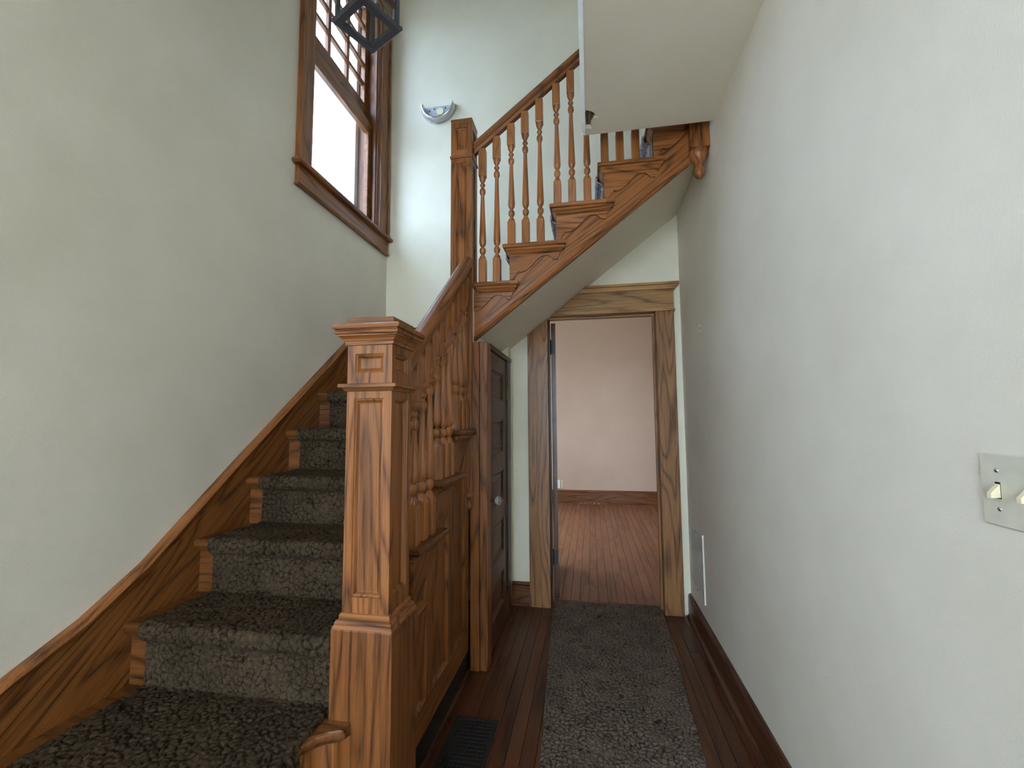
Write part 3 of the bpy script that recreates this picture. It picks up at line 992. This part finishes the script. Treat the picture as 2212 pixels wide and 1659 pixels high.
N3X, N3Y, N3H = .578, 2.325, .046
n3 = thing('newel_post', (N3X, N3Y, 2.49), 'oak newel at the top of the stairs ending in a turned drop against the wall', 'newel post')
fr, pn = panel_shaft(N3X, N3Y, N3H, 2.652, 3.95, .02, .7, .05, PR)
hp_ = part('shaft', fr, M_OAKZ2, n3)
for q_ in pn: part('panel', q_, M_OAKZ2, hp_)
b = MB(); b.lathe([(.044, 2.655), (.046, 2.652), (.0455, 2.640), (.046, 2.632), (.044, 2.622), (.038, 2.608), (.030, 2.596), (.022, 2.588), (.019, 2.582), (.021, 2.578), (.023, 2.574), (.019, 2.570), (.022, 2.562), (.026, 2.550), (.027, 2.538), (.024, 2.524), (.017, 2.514), (.006, 2.509)], N3X, N3Y, 20)
part('drop', b, M_OAKZ2, n3)

# ------------------------------------------------------------------ upper stair flight
s2 = thing('stair_flight', (-.05, 2.75, 1.75), 'upper oak stair flight crossing above the doorway with scrolled brackets', 'staircase')
YS = YT + .040       # face of the upper stringer
YE = YB - .002


def tr2(k): return XN0 + RUN2 * k, ZT0 + RISE * k


for k in range(0, 5):
    xn, z = tr2(k)
    x0 = xn if k else -.617
    xb = min(xn + RUN2 + .04, XR - .012)
    loops = []
    for i, dz in NOSE2:
        loops.append([(x0 + (i if k else 0), YT + i, z + dz), (xb, YT + i, z + dz), (xb, YE, z + dz), (x0 + (i if k else 0), YE, z + dz)])
    b = MB(); b.loft(loops); trd = part('tread', b, M_OAKX2, s2)
    tail = min(xn + .340, .530)
    if tail > xb + .01:
        b = MB()
        loops = [[(xb, YT + i, z + dz), (tail - i, YT + i, z + dz), (tail - i, YS - .001, z + dz), (xb, YS - .001, z + dz)] for i, dz in NOSE2]
        b.loft(loops); part('return_nosing', b, M_OAKX2, trd)
    # cove under the return
    b = MB()
    cv = [(.007, -.0275), (.006, -.036), (.010, -.039), (.014, -.041), (.018, -.047), (.026, -.054), (.031, -.056), (.031, -.062), (.0395, -.062), (.0395, -.0275)]
    b.loft([[(xx + (ii if xx == x0 + .012 else -ii), YT + a, z + c) for a, c in cv for ii in [a * .8]] for xx in (x0 + .012, tail - .002)])
    part('scotia', b, M_OAKX2, trd)
    if k:
        b = MB(); b.prism([(xn + .014, z - .032), (xn + .034, z - .032), (xn + .034, z - .056), (xn + .026, z - .048)], YT + .02, YE, 1); part('scotia', b, M_OAKY, s2)
        b = MB(); b.box(xn + .034, xn + .052, YS + .001, YE, z - RISE, z - .032); part('riser', b, M_OAKY, s2)
    # scrolled bracket under the tread end
    u0 = xn + .034 if k else -.617
    zt = z - .062
    hb = RISE - .064
    cur = [(0, -hb), (.020, -hb), (.024, -hb + .016), (.034, -hb + .034), (.046, -hb + .046), (.050, -hb + .054), (.054, -hb + .048), (.070, -hb + .048), (.092, -hb + .056), (.112, -hb + .072),
           (.130, -.052), (.148, -.030), (.168, -.014), (.188, -.008), (.210, -.010), (.224, -.018), (.234, -.030), (.246, -.034), (.262, -.034), (.266, -.022), (.270, -.006), (.272, 0)]
    if not k:
        xs = xn + .034
        cur = [(max(xs + a - u0, 0), c) for a, c in cur if xs + a >= u0 - .02]
        cur = [(0, cur[0][1])] + cur[1:]
    cur = [(u0 + a, zt + c) for a, c in cur if u0 + a < .530]
    pl = cur + [(cur[-1][0], zt), (u0, zt)] if abs(cur[-1][1] - zt) > 1e-4 else cur + [(u0, zt)]
    b = MB(); b.prism(pl, YS - .012, YS, 1); part('bracket', b, M_OAKX2, s2)

# stringer board: saw-tooth top, sloped bottom
def zbot(x): return 1.742 + .770 * (x + .591)
top = []
for k in range(0, 5):
    xn, z = tr2(k)
    xa_ = max(xn + .034, -.617)
    xe = tr2(k + 1)[0] + .034
    top += [(xa_, z - .033), (min(xe, .533), z - .033)]
poly = [(-.617, zbot(-.617))] + top + [(.533, zbot(.533))]
b = MB(); b.prism(poly[::-1], YS, YS + .026, 1); part('outer_stringer', b, M_OAKS2, s2)
b = MB()
PRF = [(-.004, -.006), (.026, -.006), (.026, .030), (0, .030), (-.002, .026), (-.008, .022), (-.010, .012), (-.006, .006), (-.012, .002)]
b.sweep(PRF, (-.617, YS, zbot(-.617) - .006), (.533, YS, zbot(.533) - .006), (0, 1, 0))
part('stringer_moulding', b, M_OAKS2, s2)
b = MB(); b.prism([(-.70, zbot(-.70) + .3), (-.70, zbot(-.70) + .42), (XR - .012, zbot(XR) + .60), (XR - .012, zbot(XR) + .3)], YB - .024, YB - .003, 1)
part('wall_stringer', b, M_OAKS2, s2)

# plaster soffit below the upper flight
b = MB(); b.prism([(-.617, zsof(-.617)), (XR, zsof(XR)), (XR, zsof(XR) + .03), (-.617, zsof(-.617) + .03)], YS + .004, YB, 1)
struct('soffit', b, M_CEIL, 'sloping plaster soffit under the upper stair flight', 'soffit')
# wood fascia on the edge of the upper floor next to the top step
b = MB(); b.box(tr2(5)[0] + .034 - .02, XR, YS, YE, 2.72, 3.05) if False else b.box(.50, XR - .012, YS + .03, YE, 2.84, 3.05)
part('landing_edge', b, M_OAKX, s2)

# ------------------------------------------------------------------ balusters and handrails
RB = .0205


def baluster_mesh(Lg, hb, ht, name='baluster'):
    b = MB()
    w = RB
    c = .003
    oct_ = lambda h, z: [(-h + c, -h, z), (h - c, -h, z), (h, -h + c, z), (h, h - c, z), (h - c, h, z), (-h + c, h, z), (-h, h - c, z), (-h, -h + c, z)]
    b.loft([oct_(w, 0), oct_(w, hb - .006), oct_(w * .96, hb)])
    b.loft([oct_(w * .96, Lg - ht), oct_(w, Lg - ht + .006), oct_(w, Lg)])
    z0, z1 = hb, Lg - ht
    tt = z1 - .108
    p = [(.0195, z0), (.0192, z0 + .006), (.0165, z0 + .014), (.0120, z0 + .022), (.0085, z0 + .027), (.0085, z0 + .029), (.0125, z0 + .033), (.0165, z0 + .041), (.0180, z0 + .050),
         (.0165, z0 + .060), (.0120, z0 + .067), (.0085, z0 + .070), (.0085, z0 + .073), (.0130, z0 + .078), (.0175, z0 + .088), (.0195, z0 + .102), (.0190, z0 + .116)]
    p += [(.0190 + (.0098 - .0190) * q, z0 + .116 + (tt - z0 - .116) * q) for q in (.25, .5, .75, 1.0)]
    p += [(.0125, tt + .004), (.0160, tt + .012), (.0172, tt + .022), (.0155, tt + .033), (.0105, tt + .041), (.0080, tt + .045), (.0080, tt + .048), (.0125, tt + .053), (.0155, tt + .060),
          (.0125, tt + .067), (.0080, tt + .072), (.0080, tt + .075), (.0120, tt + .080), (.0165, tt + .090), (.0190, tt + .100), (.0195, tt + .108)]
    b.lathe(p, seg=20)
    return b


def add_balusters(parent, spots, m):
    """spots: (x, y, z, length, lower block, upper block)"""
    cache = {}
    base = ROOT[parent.name]
    for x, y, z, Lg, hb, ht in spots:
        key = (round(Lg, 3), hb, ht)
        if key not in cache:
            o = link_mesh('baluster', baluster_mesh(*key), m, Vector((0, 0, 0)))
            cache[key] = o.data
        else:
            o = bpy.data.objects.new('baluster', cache[key]); COL.objects.link(o)
        o.parent = parent
        o.location = (x - base.x, y - base.y, z - base.z)


RAILP = [(-.016, -.075), (.016, -.075), (.018, -.055), (.026, -.050), (.034, -.040), (.035, -.024), (.030, -.014), (.020, -.005), (.008, 0), (-.008, 0), (-.020, -.005), (-.030, -.014), (-.035, -.024), (-.034, -.040), (-.026, -.050), (-.018, -.055)]
# lower
b1 = thing('balustrade', (-.645, 1.85, .8), 'oak handrail on turned balusters between the big newel and the tall newel', 'balustrade')
XB1 = -.645
def zr1(y): return 1.632 + .808 * (y - 1.62)
b = MB(); b.sweep([(a, c * 1.12) for a, c in RAILP], (XB1, 1.405, zr1(1.405)), (XB1, 2.283, zr1(2.283)), (1, 0, 0))
part('handrail', b, M_OAKS1, b1)
sp = []
for k in (4, 5, 6):
    yn, z = step(k)
    for j, dy in enumerate((.058, .140, .220)):
        y = yn + dy
        if y + RB > 2.281: continue
        Lg = zr1(y - RB) - .080 - z
        sp.append((XB1, y, z, Lg, .145, (.15, .14, .14)[j]))
add_balusters(b1, sp, M_BAL)
# upper
b2 = thing('balustrade', (-.05, 2.355, 2.0), 'oak handrail rising on turned balusters along the open side of the upper flight', 'balustrade')
YB2 = 2.355
def zr2(x): return 2.863 + .787 * (x + .617)
b = MB(); b.sweep(RAILP, (-.619, YB2, zr2(-.619)), (.533, YB2, zr2(.533)), (0, 1, 0))
part('handrail', b, M_OAKS2, b2)
sp = []
for k in range(0, 5):
    xn, z = tr2(k)
    for j, dx in enumerate((.041, .121, .203)):
        x = xn + dx
        if k == 0 and j == 0 or x > .50: continue
        if k == 0: x += .012
        Lg = zr2(x - RB) - .070 - z
        sp.append((x, YB2, z, Lg, .145 if k < 3 else .185, (.125, .13, .14)[j] if k else .16 - .03 * (j - 1)))
add_balusters(b2, sp, M_BAL)


# ------------------------------------------------------------------ carpets
def vor(u, v, cell, seed):
    """F2-F1 of a jittered grid: near 0 in the furrows between tufts"""
    r = np.random.default_rng(seed)
    N = 256
    jx, jy = r.random((N, N)), r.random((N, N))
    uu, vv = u / cell, v / cell
    iu, iv = np.floor(uu).astype(int), np.floor(vv).astype(int)
    d1 = np.full(u.shape, 9.0); d2 = np.full(u.shape, 9.0)
    for a in (-1, 0, 1):
        for c in (-1, 0, 1):
            x = iu + a + jx[(iu + a) % N, (iv + c) % N]
            y = iv + c + jy[(iu + a) % N, (iv + c) % N]
            d = np.hypot(x - uu, y - vv)
            n1_ = np.minimum(d1, d); d2 = np.minimum(np.maximum(d1, d), d2); d1 = n1_
    return d2 - d1


def vnoise(u, v, cell, seed):
    r = np.random.default_rng(seed); N = 128
    t_ = r.random((N, N)) * 2 - 1
    uu, vv = u / cell, v / cell
    iu, iv = np.floor(uu).astype(int), np.floor(vv).astype(int)
    fu, fv = uu - iu, vv - iv
    fu, fv = fu * fu * (3 - 2 * fu), fv * fv * (3 - 2 * fv)
    A = t_[iu % N, iv % N]; B = t_[(iu + 1) % N, iv % N]; C = t_[iu % N, (iv + 1) % N]; D = t_[(iu + 1) % N, (iv + 1) % N]
    return (A * (1 - fu) + B * fu) * (1 - fv) + (C * (1 - fu) + D * fu) * fv


def carpet_grid(P, Nn, S, Wd, name, m, seed, th=.010, amp=.0072, cell=.0215):
    """P: (n,w,3) base points, Nn: (n,w,3) normals, S/Wd: path and width coordinates"""
    n, w = S.shape
    su = S + .006 * vnoise(S, Wd, .017, seed + 1) + .003 * vnoise(S, Wd, .008, seed + 2)
    wu = Wd + .006 * vnoise(S, Wd, .017, seed + 3) + .003 * vnoise(S, Wd, .008, seed + 4)
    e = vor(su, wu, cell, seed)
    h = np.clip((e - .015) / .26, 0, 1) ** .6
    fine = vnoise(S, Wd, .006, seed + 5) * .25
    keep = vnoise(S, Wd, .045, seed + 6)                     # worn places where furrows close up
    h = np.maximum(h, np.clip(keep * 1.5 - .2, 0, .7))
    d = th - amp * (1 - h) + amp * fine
    edge = np.minimum(np.minimum(np.arange(n)[:, None], np.arange(n)[::-1][:, None]) + 0 * S, np.minimum(np.arange(w)[None, :], np.arange(w)[::-1][None, :]) + 0 * S)
    d = np.where(edge == 0, .0005, d)
    V = P + Nn * d[..., None]
    idx = np.arange(n * w).reshape(n, w)
    q = np.stack([idx[:-1, :-1], idx[1:, :-1], idx[1:, 1:], idx[:-1, 1:]], -1).reshape(-1, 4)
    me = bpy.data.meshes.new(name)
    me.vertices.add(n * w); me.vertices.foreach_set('co', V.astype(np.float32).ravel())
    me.loops.add(q.size); me.loops.foreach_set('vertex_index', q.astype(np.int32).ravel())
    me.polygons.add(len(q)); me.polygons.foreach_set('loop_start', np.arange(0, q.size, 4, dtype=np.int32)); me.polygons.foreach_set('loop_total', np.full(len(q), 4, np.int32))
    me.update(calc_edges=True)
    me.polygons.foreach_set('use_smooth', np.ones(len(q), bool))
    at = me.attributes.new('furrow_shade', 'FLOAT', 'POINT')  # low in the furrows, where the shade is painted
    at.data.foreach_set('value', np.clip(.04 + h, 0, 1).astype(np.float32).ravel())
    me.materials.append(m)
    return me


def round_path(pts, r=.020, ds=.0045):
    out = []
    pts = [np.array(p, float) for p in pts]
    fine = [pts[0]]
    for i in range(1, len(pts) - 1):
        a, c, e = pts[i - 1], pts[i], pts[i + 1]
        da, de = (a - c) / np.linalg.norm(a - c), (e - c) / np.linalg.norm(e - c)
        rr = min(r, np.linalg.norm(a - c) * .45, np.linalg.norm(e - c) * .45)
        p, q = c + da * rr, c + de * rr
        for t_ in np.linspace(0, 1, 7): fine.append((1 - t_) ** 2 * p + 2 * t_ * (1 - t_) * c + t_ ** 2 * q)
    fine.append(pts[-1])
    fine = np.array(fine)
    s = np.concatenate([[0], np.cumsum(np.linalg.norm(np.diff(fine, axis=0), axis=1))])
    ss = np.linspace(0, s[-1], int(s[-1] / ds))
    res = np.stack([np.interp(ss, s, fine[:, 0]), np.interp(ss, s, fine[:, 1])], 1)
    tg = np.gradient(res, axis=0); tg /= np.linalg.norm(tg, axis=1)[:, None]
    return ss, res, tg


def stair_carpet(name, pts, w0, w1, axis, base, seed, sign=1, ds=.0037, m=None):
    ss, res, tg = round_path(pts, ds=ds)
    nw = int((w1 - w0) / ds)
    ww = np.linspace(w0, w1, nw)
    S, W = np.meshgrid(ss, ww, indexing='ij')
    P = np.zeros((len(ss), nw, 3)); Nn = np.zeros_like(P)
    nrm = np.stack([-tg[:, 1], tg[:, 0]], 1) * sign
    a, z = res[:, 0][:, None], res[:, 1][:, None]
    if axis == 'Y':
        P[..., 0] = W; P[..., 1] = a; Nn[..., 1] = nrm[:, 0][:, None]
    else:
        P[..., 1] = W; P[..., 0] = a; Nn[..., 0] = nrm[:, 0][:, None]
    P[..., 2] = z; Nn[..., 2] = nrm[:, 1][:, None]
    P -= np.array(base)
    return carpet_grid(P, Nn, S, W, name, m or M_CARPET, seed)


# lower flight
pts = [(.86, Z3 - RISE + .0005)]
for k in range(3, 8):
    yn, z = step(k)
    pts += [(yn + .031, z - RISE + .0005), (yn + .031, z - .052), (yn + .002, z - .036), (yn - .0005, z - .012), (yn + .004, z + .0005)]
pts += [(2.46, step(7)[1] + .0005)]
base = (-1.1, 1.7, .42)
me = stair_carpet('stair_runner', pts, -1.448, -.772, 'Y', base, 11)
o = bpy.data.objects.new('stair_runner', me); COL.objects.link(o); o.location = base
tag(o, 'brown sculpted pile carpet running up the lower stair flight', 'carpet runner')
zf = Z3 - RISE
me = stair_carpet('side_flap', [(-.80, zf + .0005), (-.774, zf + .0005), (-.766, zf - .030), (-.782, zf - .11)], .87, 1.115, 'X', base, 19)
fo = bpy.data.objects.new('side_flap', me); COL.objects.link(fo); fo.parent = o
# upper flight, seen edge on between the balusters
pts = [(-.66, ZT0 + .0005)]
for k in range(1, 5):
    xn, z = tr2(k)
    pts += [(xn + .033, z - RISE + .0005), (xn + .033, z - .05), (xn + .002, z - .036), (xn - .0005, z - .012), (xn + .004, z + .0005)]
pts += [(XR - .03, tr2(4)[1] + .0005)]
base = (-.05, 2.75, 2.03)
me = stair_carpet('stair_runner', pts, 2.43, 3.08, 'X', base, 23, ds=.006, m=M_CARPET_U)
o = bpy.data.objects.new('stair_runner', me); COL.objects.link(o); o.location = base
tag(o, 'pile carpet on the upper stair flight behind the balusters, window light put into its pale colour', 'carpet runner')
# hall runner, a little wider at its far end
ds = .0040
ys = np.arange(.35, 3.262, ds); n_w = 160
S, Tt = np.meshgrid(ys, np.linspace(0, 1, n_w), indexing='ij')
XLr = -.2115 - .048 * (S - 1.73); XRr = .400 + .038 * (S - 1.84)
yend = 3.25 + .012 * Tt + .006 * np.sin(Tt * 9)
Yr = .35 + (S - .35) / (3.26 - .35) * (yend - .35)
P = np.zeros(S.shape + (3,)); P[..., 0] = XLr + (XRr - XLr) * Tt; P[..., 1] = Yr
ridge = np.exp(-(((P[..., 0] + .235) * .8 + (P[..., 1] - 3.2) * .25) / .03) ** 2) * np.clip((P[..., 1] - 2.9) / .3, 0, 1) * .006
P[..., 2] = .0004 + ridge
Nn = np.zeros_like(P); Nn[..., 2] = 1
base = (.1, 1.8, 0)
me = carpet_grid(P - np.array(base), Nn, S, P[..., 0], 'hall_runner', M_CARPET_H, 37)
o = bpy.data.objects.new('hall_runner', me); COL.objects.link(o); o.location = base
tag(o, 'brown sculpted pile runner lying on the hall floor towards the doorway', 'carpet runner')

# ------------------------------------------------------------------ closet under the stairs
tc_ = thing('trim_2', (-.56, 2.7, 0), 'dark oak frame of the small closet door under the stairs', 'door casing', kind='structure')
b = MB(); b.box(-.632, -.584, 2.306, 2.40, 0, 1.70, .003); part('front_post', b, M_OAKZ, tc_)
b = MB(); b.box(-.584, -.540, 2.312, 2.40, 0, 1.70, .004); part('side_casing', b, M_OAKZ, tc_)
b = MB(); b.box(-.62, -.545, 2.935, 3.05, 0, 1.678, .003); part('side_casing', b, M_DOOR, tc_)
b = MB(); b.box(-.62, -.540, 2.40, 3.055, 1.676, 1.705, .003); part('head_casing', b, M_DOORY, tc_)
b = MB(); b.box(-.62, -.561, 3.05, YB, 0, 1.80); part('corner_fill', b, M_BACK, tc_)
b = MB(); b.box(-.625, -.617, 2.306, YB, 1.70, zsof(-.617) + .25); part('upper_fill', b, M_CEIL, tc_)
d1 = thing('door_1', (-.57, 2.665, 0), 'dark five panel closet door under the stairs with glass knob', 'door', kind='structure')
fr, pn = MB(), []
dy0, dy1 = 2.402, 2.932
xf = -.556
fr.box(xf - .035, xf - .014, dy0, dy1, .012, 1.672)
zz = [.012, .40, .72, 1.02, 1.34, 1.672]
for i in range(5):
    pn.append(MB())
    panel_face(fr, pn[-1], (xf, dy0, zz[i]), (0, 1, 0), (0, 0, 1), (1, 0, 0), dy1 - dy0, zz[i + 1] - zz[i], .10, .10, .055 if i else .14, .055 if i < 4 else .10,
               [(0, 0), (.002, .004), (.008, .005), (.018, .012), (.03, .012), (.05, .008), (.06, .008)])
hp_ = part('frame', fr, M_DOOR, d1)
for q_ in pn: part('panel', q_, M_DOORY, hp_)
kb = MB()
def lathe_x(mb, prof, x, y, z, seg=14, sg=1):
    mb.loft([[(x + sg * d, y + r * math.cos(2 * math.pi * i / seg), z + r * math.sin(2 * math.pi * i / seg)) for i in range(seg)] for r, d in prof], smooth=True)
lathe_x(kb, [(.022, -.001), (.022, .003), (.012, .006), (.007, .010), (.007, .028)], xf, 2.445, .835)
part('knob_stem', kb, M_BLACK, d1)
kb = MB(); lathe_x(kb, [(.008, .026), (.016, .030), (.024, .040), (.025, .050), (.020, .060), (.010, .064)], xf, 2.445, .835, 10)
M_KNOB = plain('knob_glass', srgb(210, 215, 215), 0.08, 0.0, Transmission_Weight=0.85)
part('knob', kb, M_KNOB, d1, 'faceted clear glass knob')
for z in (1.46, .25):
    b = MB(); b.lathe([(.006, z - .045), (.006, z + .045)], -.549, 2.934, 10); b.box(-.5555, -.5535, 2.905, 2.932, z - .045, z + .045); part('hinge', b, M_BRASS, d1)

# ------------------------------------------------------------------ wall grille, floor register, switch, hook
def grille():
    t = thing('wall_grille', (XR, 2.935, .24), 'white painted return air grille low on the hall wall near the doorway', 'vent grille')
    y0, y1, z0, z1 = 2.765, 3.115, .225, .605
    xg = XR - .0045
    b = MB()
    for q in ((y0, y0 + .028, z0, z1), (y1 - .028, y1, z0, z1), (y0 + .028, y1 - .028, z0, z0 + .03), (y0 + .028, y1 - .028, z1 - .03, z1)):
        b.box(XR - .0032, XR - .0002, *q)
    b.box(XR - .008, XR - .0002, y0 - .003, y0 + .001, z0 - .004, z1 + .004)
    part('frame', b, M_GRILLE, t)
    b = MB()
    ya, yb3, za, zb = y0 + .028, y1 - .028, z0 + .03, z1 - .03
    sy, sz = .027, .034
    def clipseg(p, q):
        pts_ = []
        t0, t1 = 0.0, 1.0
        dx, dz = q[0] - p[0], q[1] - p[1]
        for pp_, qq in ((-dx, p[0] - ya), (dx, yb3 - p[0]), (-dz, p[1] - za), (dz, zb - p[1])):
            if abs(pp_) < 1e-9:
                if qq < 0: return None
            else:
                r_ = qq / pp_
                if pp_ < 0: t0 = max(t0, r_)
                else: t1 = min(t1, r_)
        if t0 >= t1: return None
        return (p[0] + dx * t0, p[1] + dz * t0), (p[0] + dx * t1, p[1] + dz * t1)
    n = 36
    for i in range(-n, n):
        for sgn in (1, -1):
            p = (ya + i * sy, za if sgn > 0 else zb)
            q = (ya + i * sy + (zb - za) * sy / sz, zb if sgn > 0 else za)
            s_ = clipseg(p, q)
            if s_:
                (a0, c0), (a1, c1) = s_
                if math.hypot(a1 - a0, c1 - c0) > .004:
                    b.bar((xg + .002, a0, c0), (xg + .002, a1, c1), .0085, .0012, up=(1, 0, 0))
    part('lattice', b, M_GRILLE, t)
    b = MB(); b.box(XR - .0012, XR - .0004, ya, yb3, za, zb); part('dark_duct', b, M_BLACK, t)
    for z in (z0 + .015, z1 - .015):
        b = MB(); lathe_x(b, [(.005, 0), (.004, .002)], xg, (y0 + y1) / 2, z, 8, -1); part('screw', b, M_BLACK, t)


grille()
t = thing('floor_register', (-.497, 1.79, 0), 'black iron floor register beside the panelled stair side', 'floor register')
rx0, rx1, ry0, ry1 = -.597, -.408, 1.62, 1.957
b = MB()
for q in ((rx0, rx0 + .014, ry0, ry1), (rx1 - .014, rx1, ry0, ry1), (rx0 + .014, rx1 - .014, ry0, ry0 + .014), (rx0 + .014, rx1 - .014, ry1 - .014, ry1)):
    b.box(*q, .0005, .006, .001)
part('frame', b, M_BLACK, t)
for i in range(11):
    x = rx0 + .018 + (rx1 - rx0 - .036) * i / 10
    b = MB(); b.box(x - .0022, x + .0022, ry0 + .014, ry1 - .014, .0008, .005); part('bar', b, M_BLACK, t)
for i in range(14):
    y = ry0 + .03 + (ry1 - ry0 - .06) * i / 13
    b = MB(); b.box(rx0 + .014, rx1 - .014, y - .0022, y + .0022, .001, .0044); part('cross_bar', b, M_BLACK, t)
b = MB(); b.box(rx0 + .002, rx1 - .002, ry0 + .002, ry1 - .002, .0003, .0008); part('duct', b, M_BLACK, t)

t = thing('light_switch', (XR, .79, 1.163), 'almond double toggle switch plate on the right hall wall', 'light switch')
b = MB(); b.box(XR - .005, XR - .0003, .733, .850, 1.108, 1.220, .0022); part('plate', b, M_ALMOND, t)
for y in (.819, .770):
    b = MB(); b.box(XR - .0054, XR - .004, y - .0046, y + .0046, 1.151, 1.1765); sl_ = part('toggle_slot', b, M_BLACK, t)
    b = MB(); b.loft([[(XR - .004, y + a * .0041, 1.153 + .0110 * (c + 1)) for a, c in ((-1, -1), (1, -1), (1, 1), (-1, 1))],
                      [(XR - .018, y + a * .0036, 1.152 + .0038 * (c + 1)) for a, c in ((-1, -1), (1, -1), (1, 1), (-1, 1))]])
    part('toggle', b, M_IVORY, sl_)
    for z in (1.135, 1.194):
        b = MB(); lathe_x(b, [(.0034, 0), (.0030, .0012), (.0012, .0018)], XR - .005, y, z, 10, -1); part('screw', b, M_STEEL, t)

b = MB()
b.tube([(XR - .0005, 2.60, 1.80), (XR - .012, 2.60, 1.797), (XR - .020, 2.60, 1.788), (XR - .020, 2.60, 1.772), (XR - .012, 2.60, 1.765), (XR - .006, 2.60, 1.770)], .0018)
solo('wall_hook', b, M_WHITE, (XR - .01, 2.60, 1.78), 'tiny white wire hook on the right hall wall', 'hook')

# ------------------------------------------------------------------ sconce without its shade
t = thing('wall_sconce', (-1.12, YB, 3.73), 'half round brushed nickel sconce missing its shade on the back wall', 'wall sconce')
cx, cz, Rr = -1.122, 3.735, .130
def half_ring(mb, rings):
    n = 28
    loops = []
    for i in range(n + 1):
        a = math.pi + math.pi * i / n
        loops.append([(cx + r * math.cos(a), YB - d, cz + r * math.sin(a)) for r, d in rings])
    mb.loft(loops, smooth=False)
b = MB(); half_ring(b, [(Rr, .002), (Rr + .004, .012), (Rr - .004, .030), (Rr - .002, .058), (Rr - .008, .060), (Rr - .014, .058), (Rr - .018, .030), (Rr - .014, .002)])
part('band', b, M_STEEL, t)
b = MB(); half_ring(b, [(Rr + .012, .001), (Rr + .012, .008), (Rr - .016, .008), (Rr - .016, .001)])
part('rim', b, M_STEEL, t)
b = MB()
pl = [(cx + (Rr - .01) * math.cos(math.pi + math.pi * i / 24), cz + (Rr - .01) * math.sin(math.pi + math.pi * i / 24)) for i in range(25)]
b.prism(pl, YB - .010, YB - .006, 1)
part('back_plate', b, M_PLATE, t)
b = MB(); b.prism([(cx + .012 + .030 * math.cos(math.pi / 8 + i * math.pi / 4), cz - .045 + .030 * math.sin(math.pi / 8 + i * math.pi / 4)) for i in range(8)], YB - .016, YB - .010, 1)
part('socket_cover', b, M_IVORY, t)
for dx, dz in ((-.035, -.02), (.055, -.022), (.05, -.07), (-.075, -.03), (.095, -.012)):
    b = MB(); b.prism([(cx + dx + .006 * math.cos(i * math.pi / 4), cz + dz + .006 * math.sin(i * math.pi / 4)) for i in range(8)], YB - .0125, YB - .0095, 1); part('screw', b, M_BLACK, t)

# ------------------------------------------------------------------ hanging lantern
A, B_, C_ = Vector((-.979, 1.827)), Vector((-.786, 1.730)), Vector((-1.073, 1.635))
D_ = B_ + C_ - A
ctr = (A + B_ + C_ + D_) / 4
ex = (B_ - A).normalized(); ey = (C_ - A).normalized()
hs = ((B_ - A).length + (C_ - A).length) / 4
ZL = 3.0
t = thing('pendant_lantern', (ctr.x, ctr.y, ZL), 'square dark metal glass lantern hanging in the stairwell before the window', 'pendant light')


def lp(u, v, z): p = ctr + ex * u + ey * v; return (p.x, p.y, z)


def lsq(h, z): return [lp(-h, -h, z), lp(h, -h, z), lp(h, h, z), lp(-h, h, z)]


def lring(ho, hi, z0, z1):
    b = MB(); b.loft([lsq(hi, z0), lsq(ho - .006, z0), lsq(ho, z0 + .006), lsq(ho, z1 - .004), lsq(ho - .012, z1), lsq(hi, z1), lsq(hi, z0)], False, False); return b


part('bottom_frame', lring(hs, hs - .034, ZL, ZL + .022), M_BRONZE, t)
HT = .32
part('top_frame', lring(hs, hs - .034, ZL + HT, ZL + HT + .022), M_BRONZE, t)
hp = hs - .018
for su, sv in ((-1, -1), (1, -1), (1, 1), (-1, 1)):
    b = MB(); b.loft([[lp(su * hp + a * .008, sv * hp + c * .008, z) for a, c in ((-1, -1), (1, -1), (1, 1), (-1, 1))] for z in (ZL + .02, ZL + HT + .004)]); part('corner_post', b, M_BRONZE, t)
for (u0, v0), (u1, v1) in (((-1, -1), (1, -1)), ((1, -1), (1, 1)), ((1, 1), (-1, 1)), ((-1, 1), (-1, -1))):
    b = MB()
    nx = Vector((v1 - v0, u0 - u1)).normalized() * .0015
    q = [(u0 * hp * .93 if u0 == -u1 else u0 * hp, v0 * hp * .93 if v0 == -v1 else v0 * hp), (u1 * hp * .93 if u0 == -u1 else u1 * hp, v1 * hp * .93 if v0 == -v1 else v1 * hp)]
    b.loft([[lp(q[0][0] + s * nx.x, q[0][1] + s * nx.y, z) for s in (1, -1)] + [lp(q[1][0] + s * nx.x, q[1][1] + s * nx.y, z) for s in (-1, 1)] for z in (ZL + .02, ZL + HT + .002)])
    part('pane', b, M_GLASS, t)
b = MB(); b.loft([lsq(hs - .006, ZL + HT + .022), lsq(hs * .35, ZL + HT + .11), lsq(hs * .2, ZL + HT + .13), lsq(.012, ZL + HT + .15)]); part('roof', b, M_BRONZE, t)
b = MB(); b.lathe([(.008, ZL + HT + .14), (.008, UZ - .03)], ctr.x, ctr.y, 10); part('stem', b, M_BRONZE, t)
b = MB(); b.lathe([(.02, UZ - .05), (.06, UZ - .025), (.065, UZ - .001)], ctr.x, ctr.y, 20); part('ceiling_canopy', b, M_BRONZE, t)
b = MB(); b.lathe([(.016, ZL + HT + .03), (.018, ZL + .24), (.016, ZL + .235)], ctr.x, ctr.y, 14); part('socket', b, M_BRONZE, t)
M_BULB = plain('bulb_glass', srgb(240, 240, 235), 0.05, 0.0, Transmission_Weight=0.9)
b = MB(); b.lathe([(.014, ZL + .238), (.018, ZL + .22), (.030, ZL + .19), (.037, ZL + .16), (.036, ZL + .135), (.026, ZL + .112), (.010, ZL + .103)], ctr.x, ctr.y, 20); part('bulb', b, M_BULB, t)
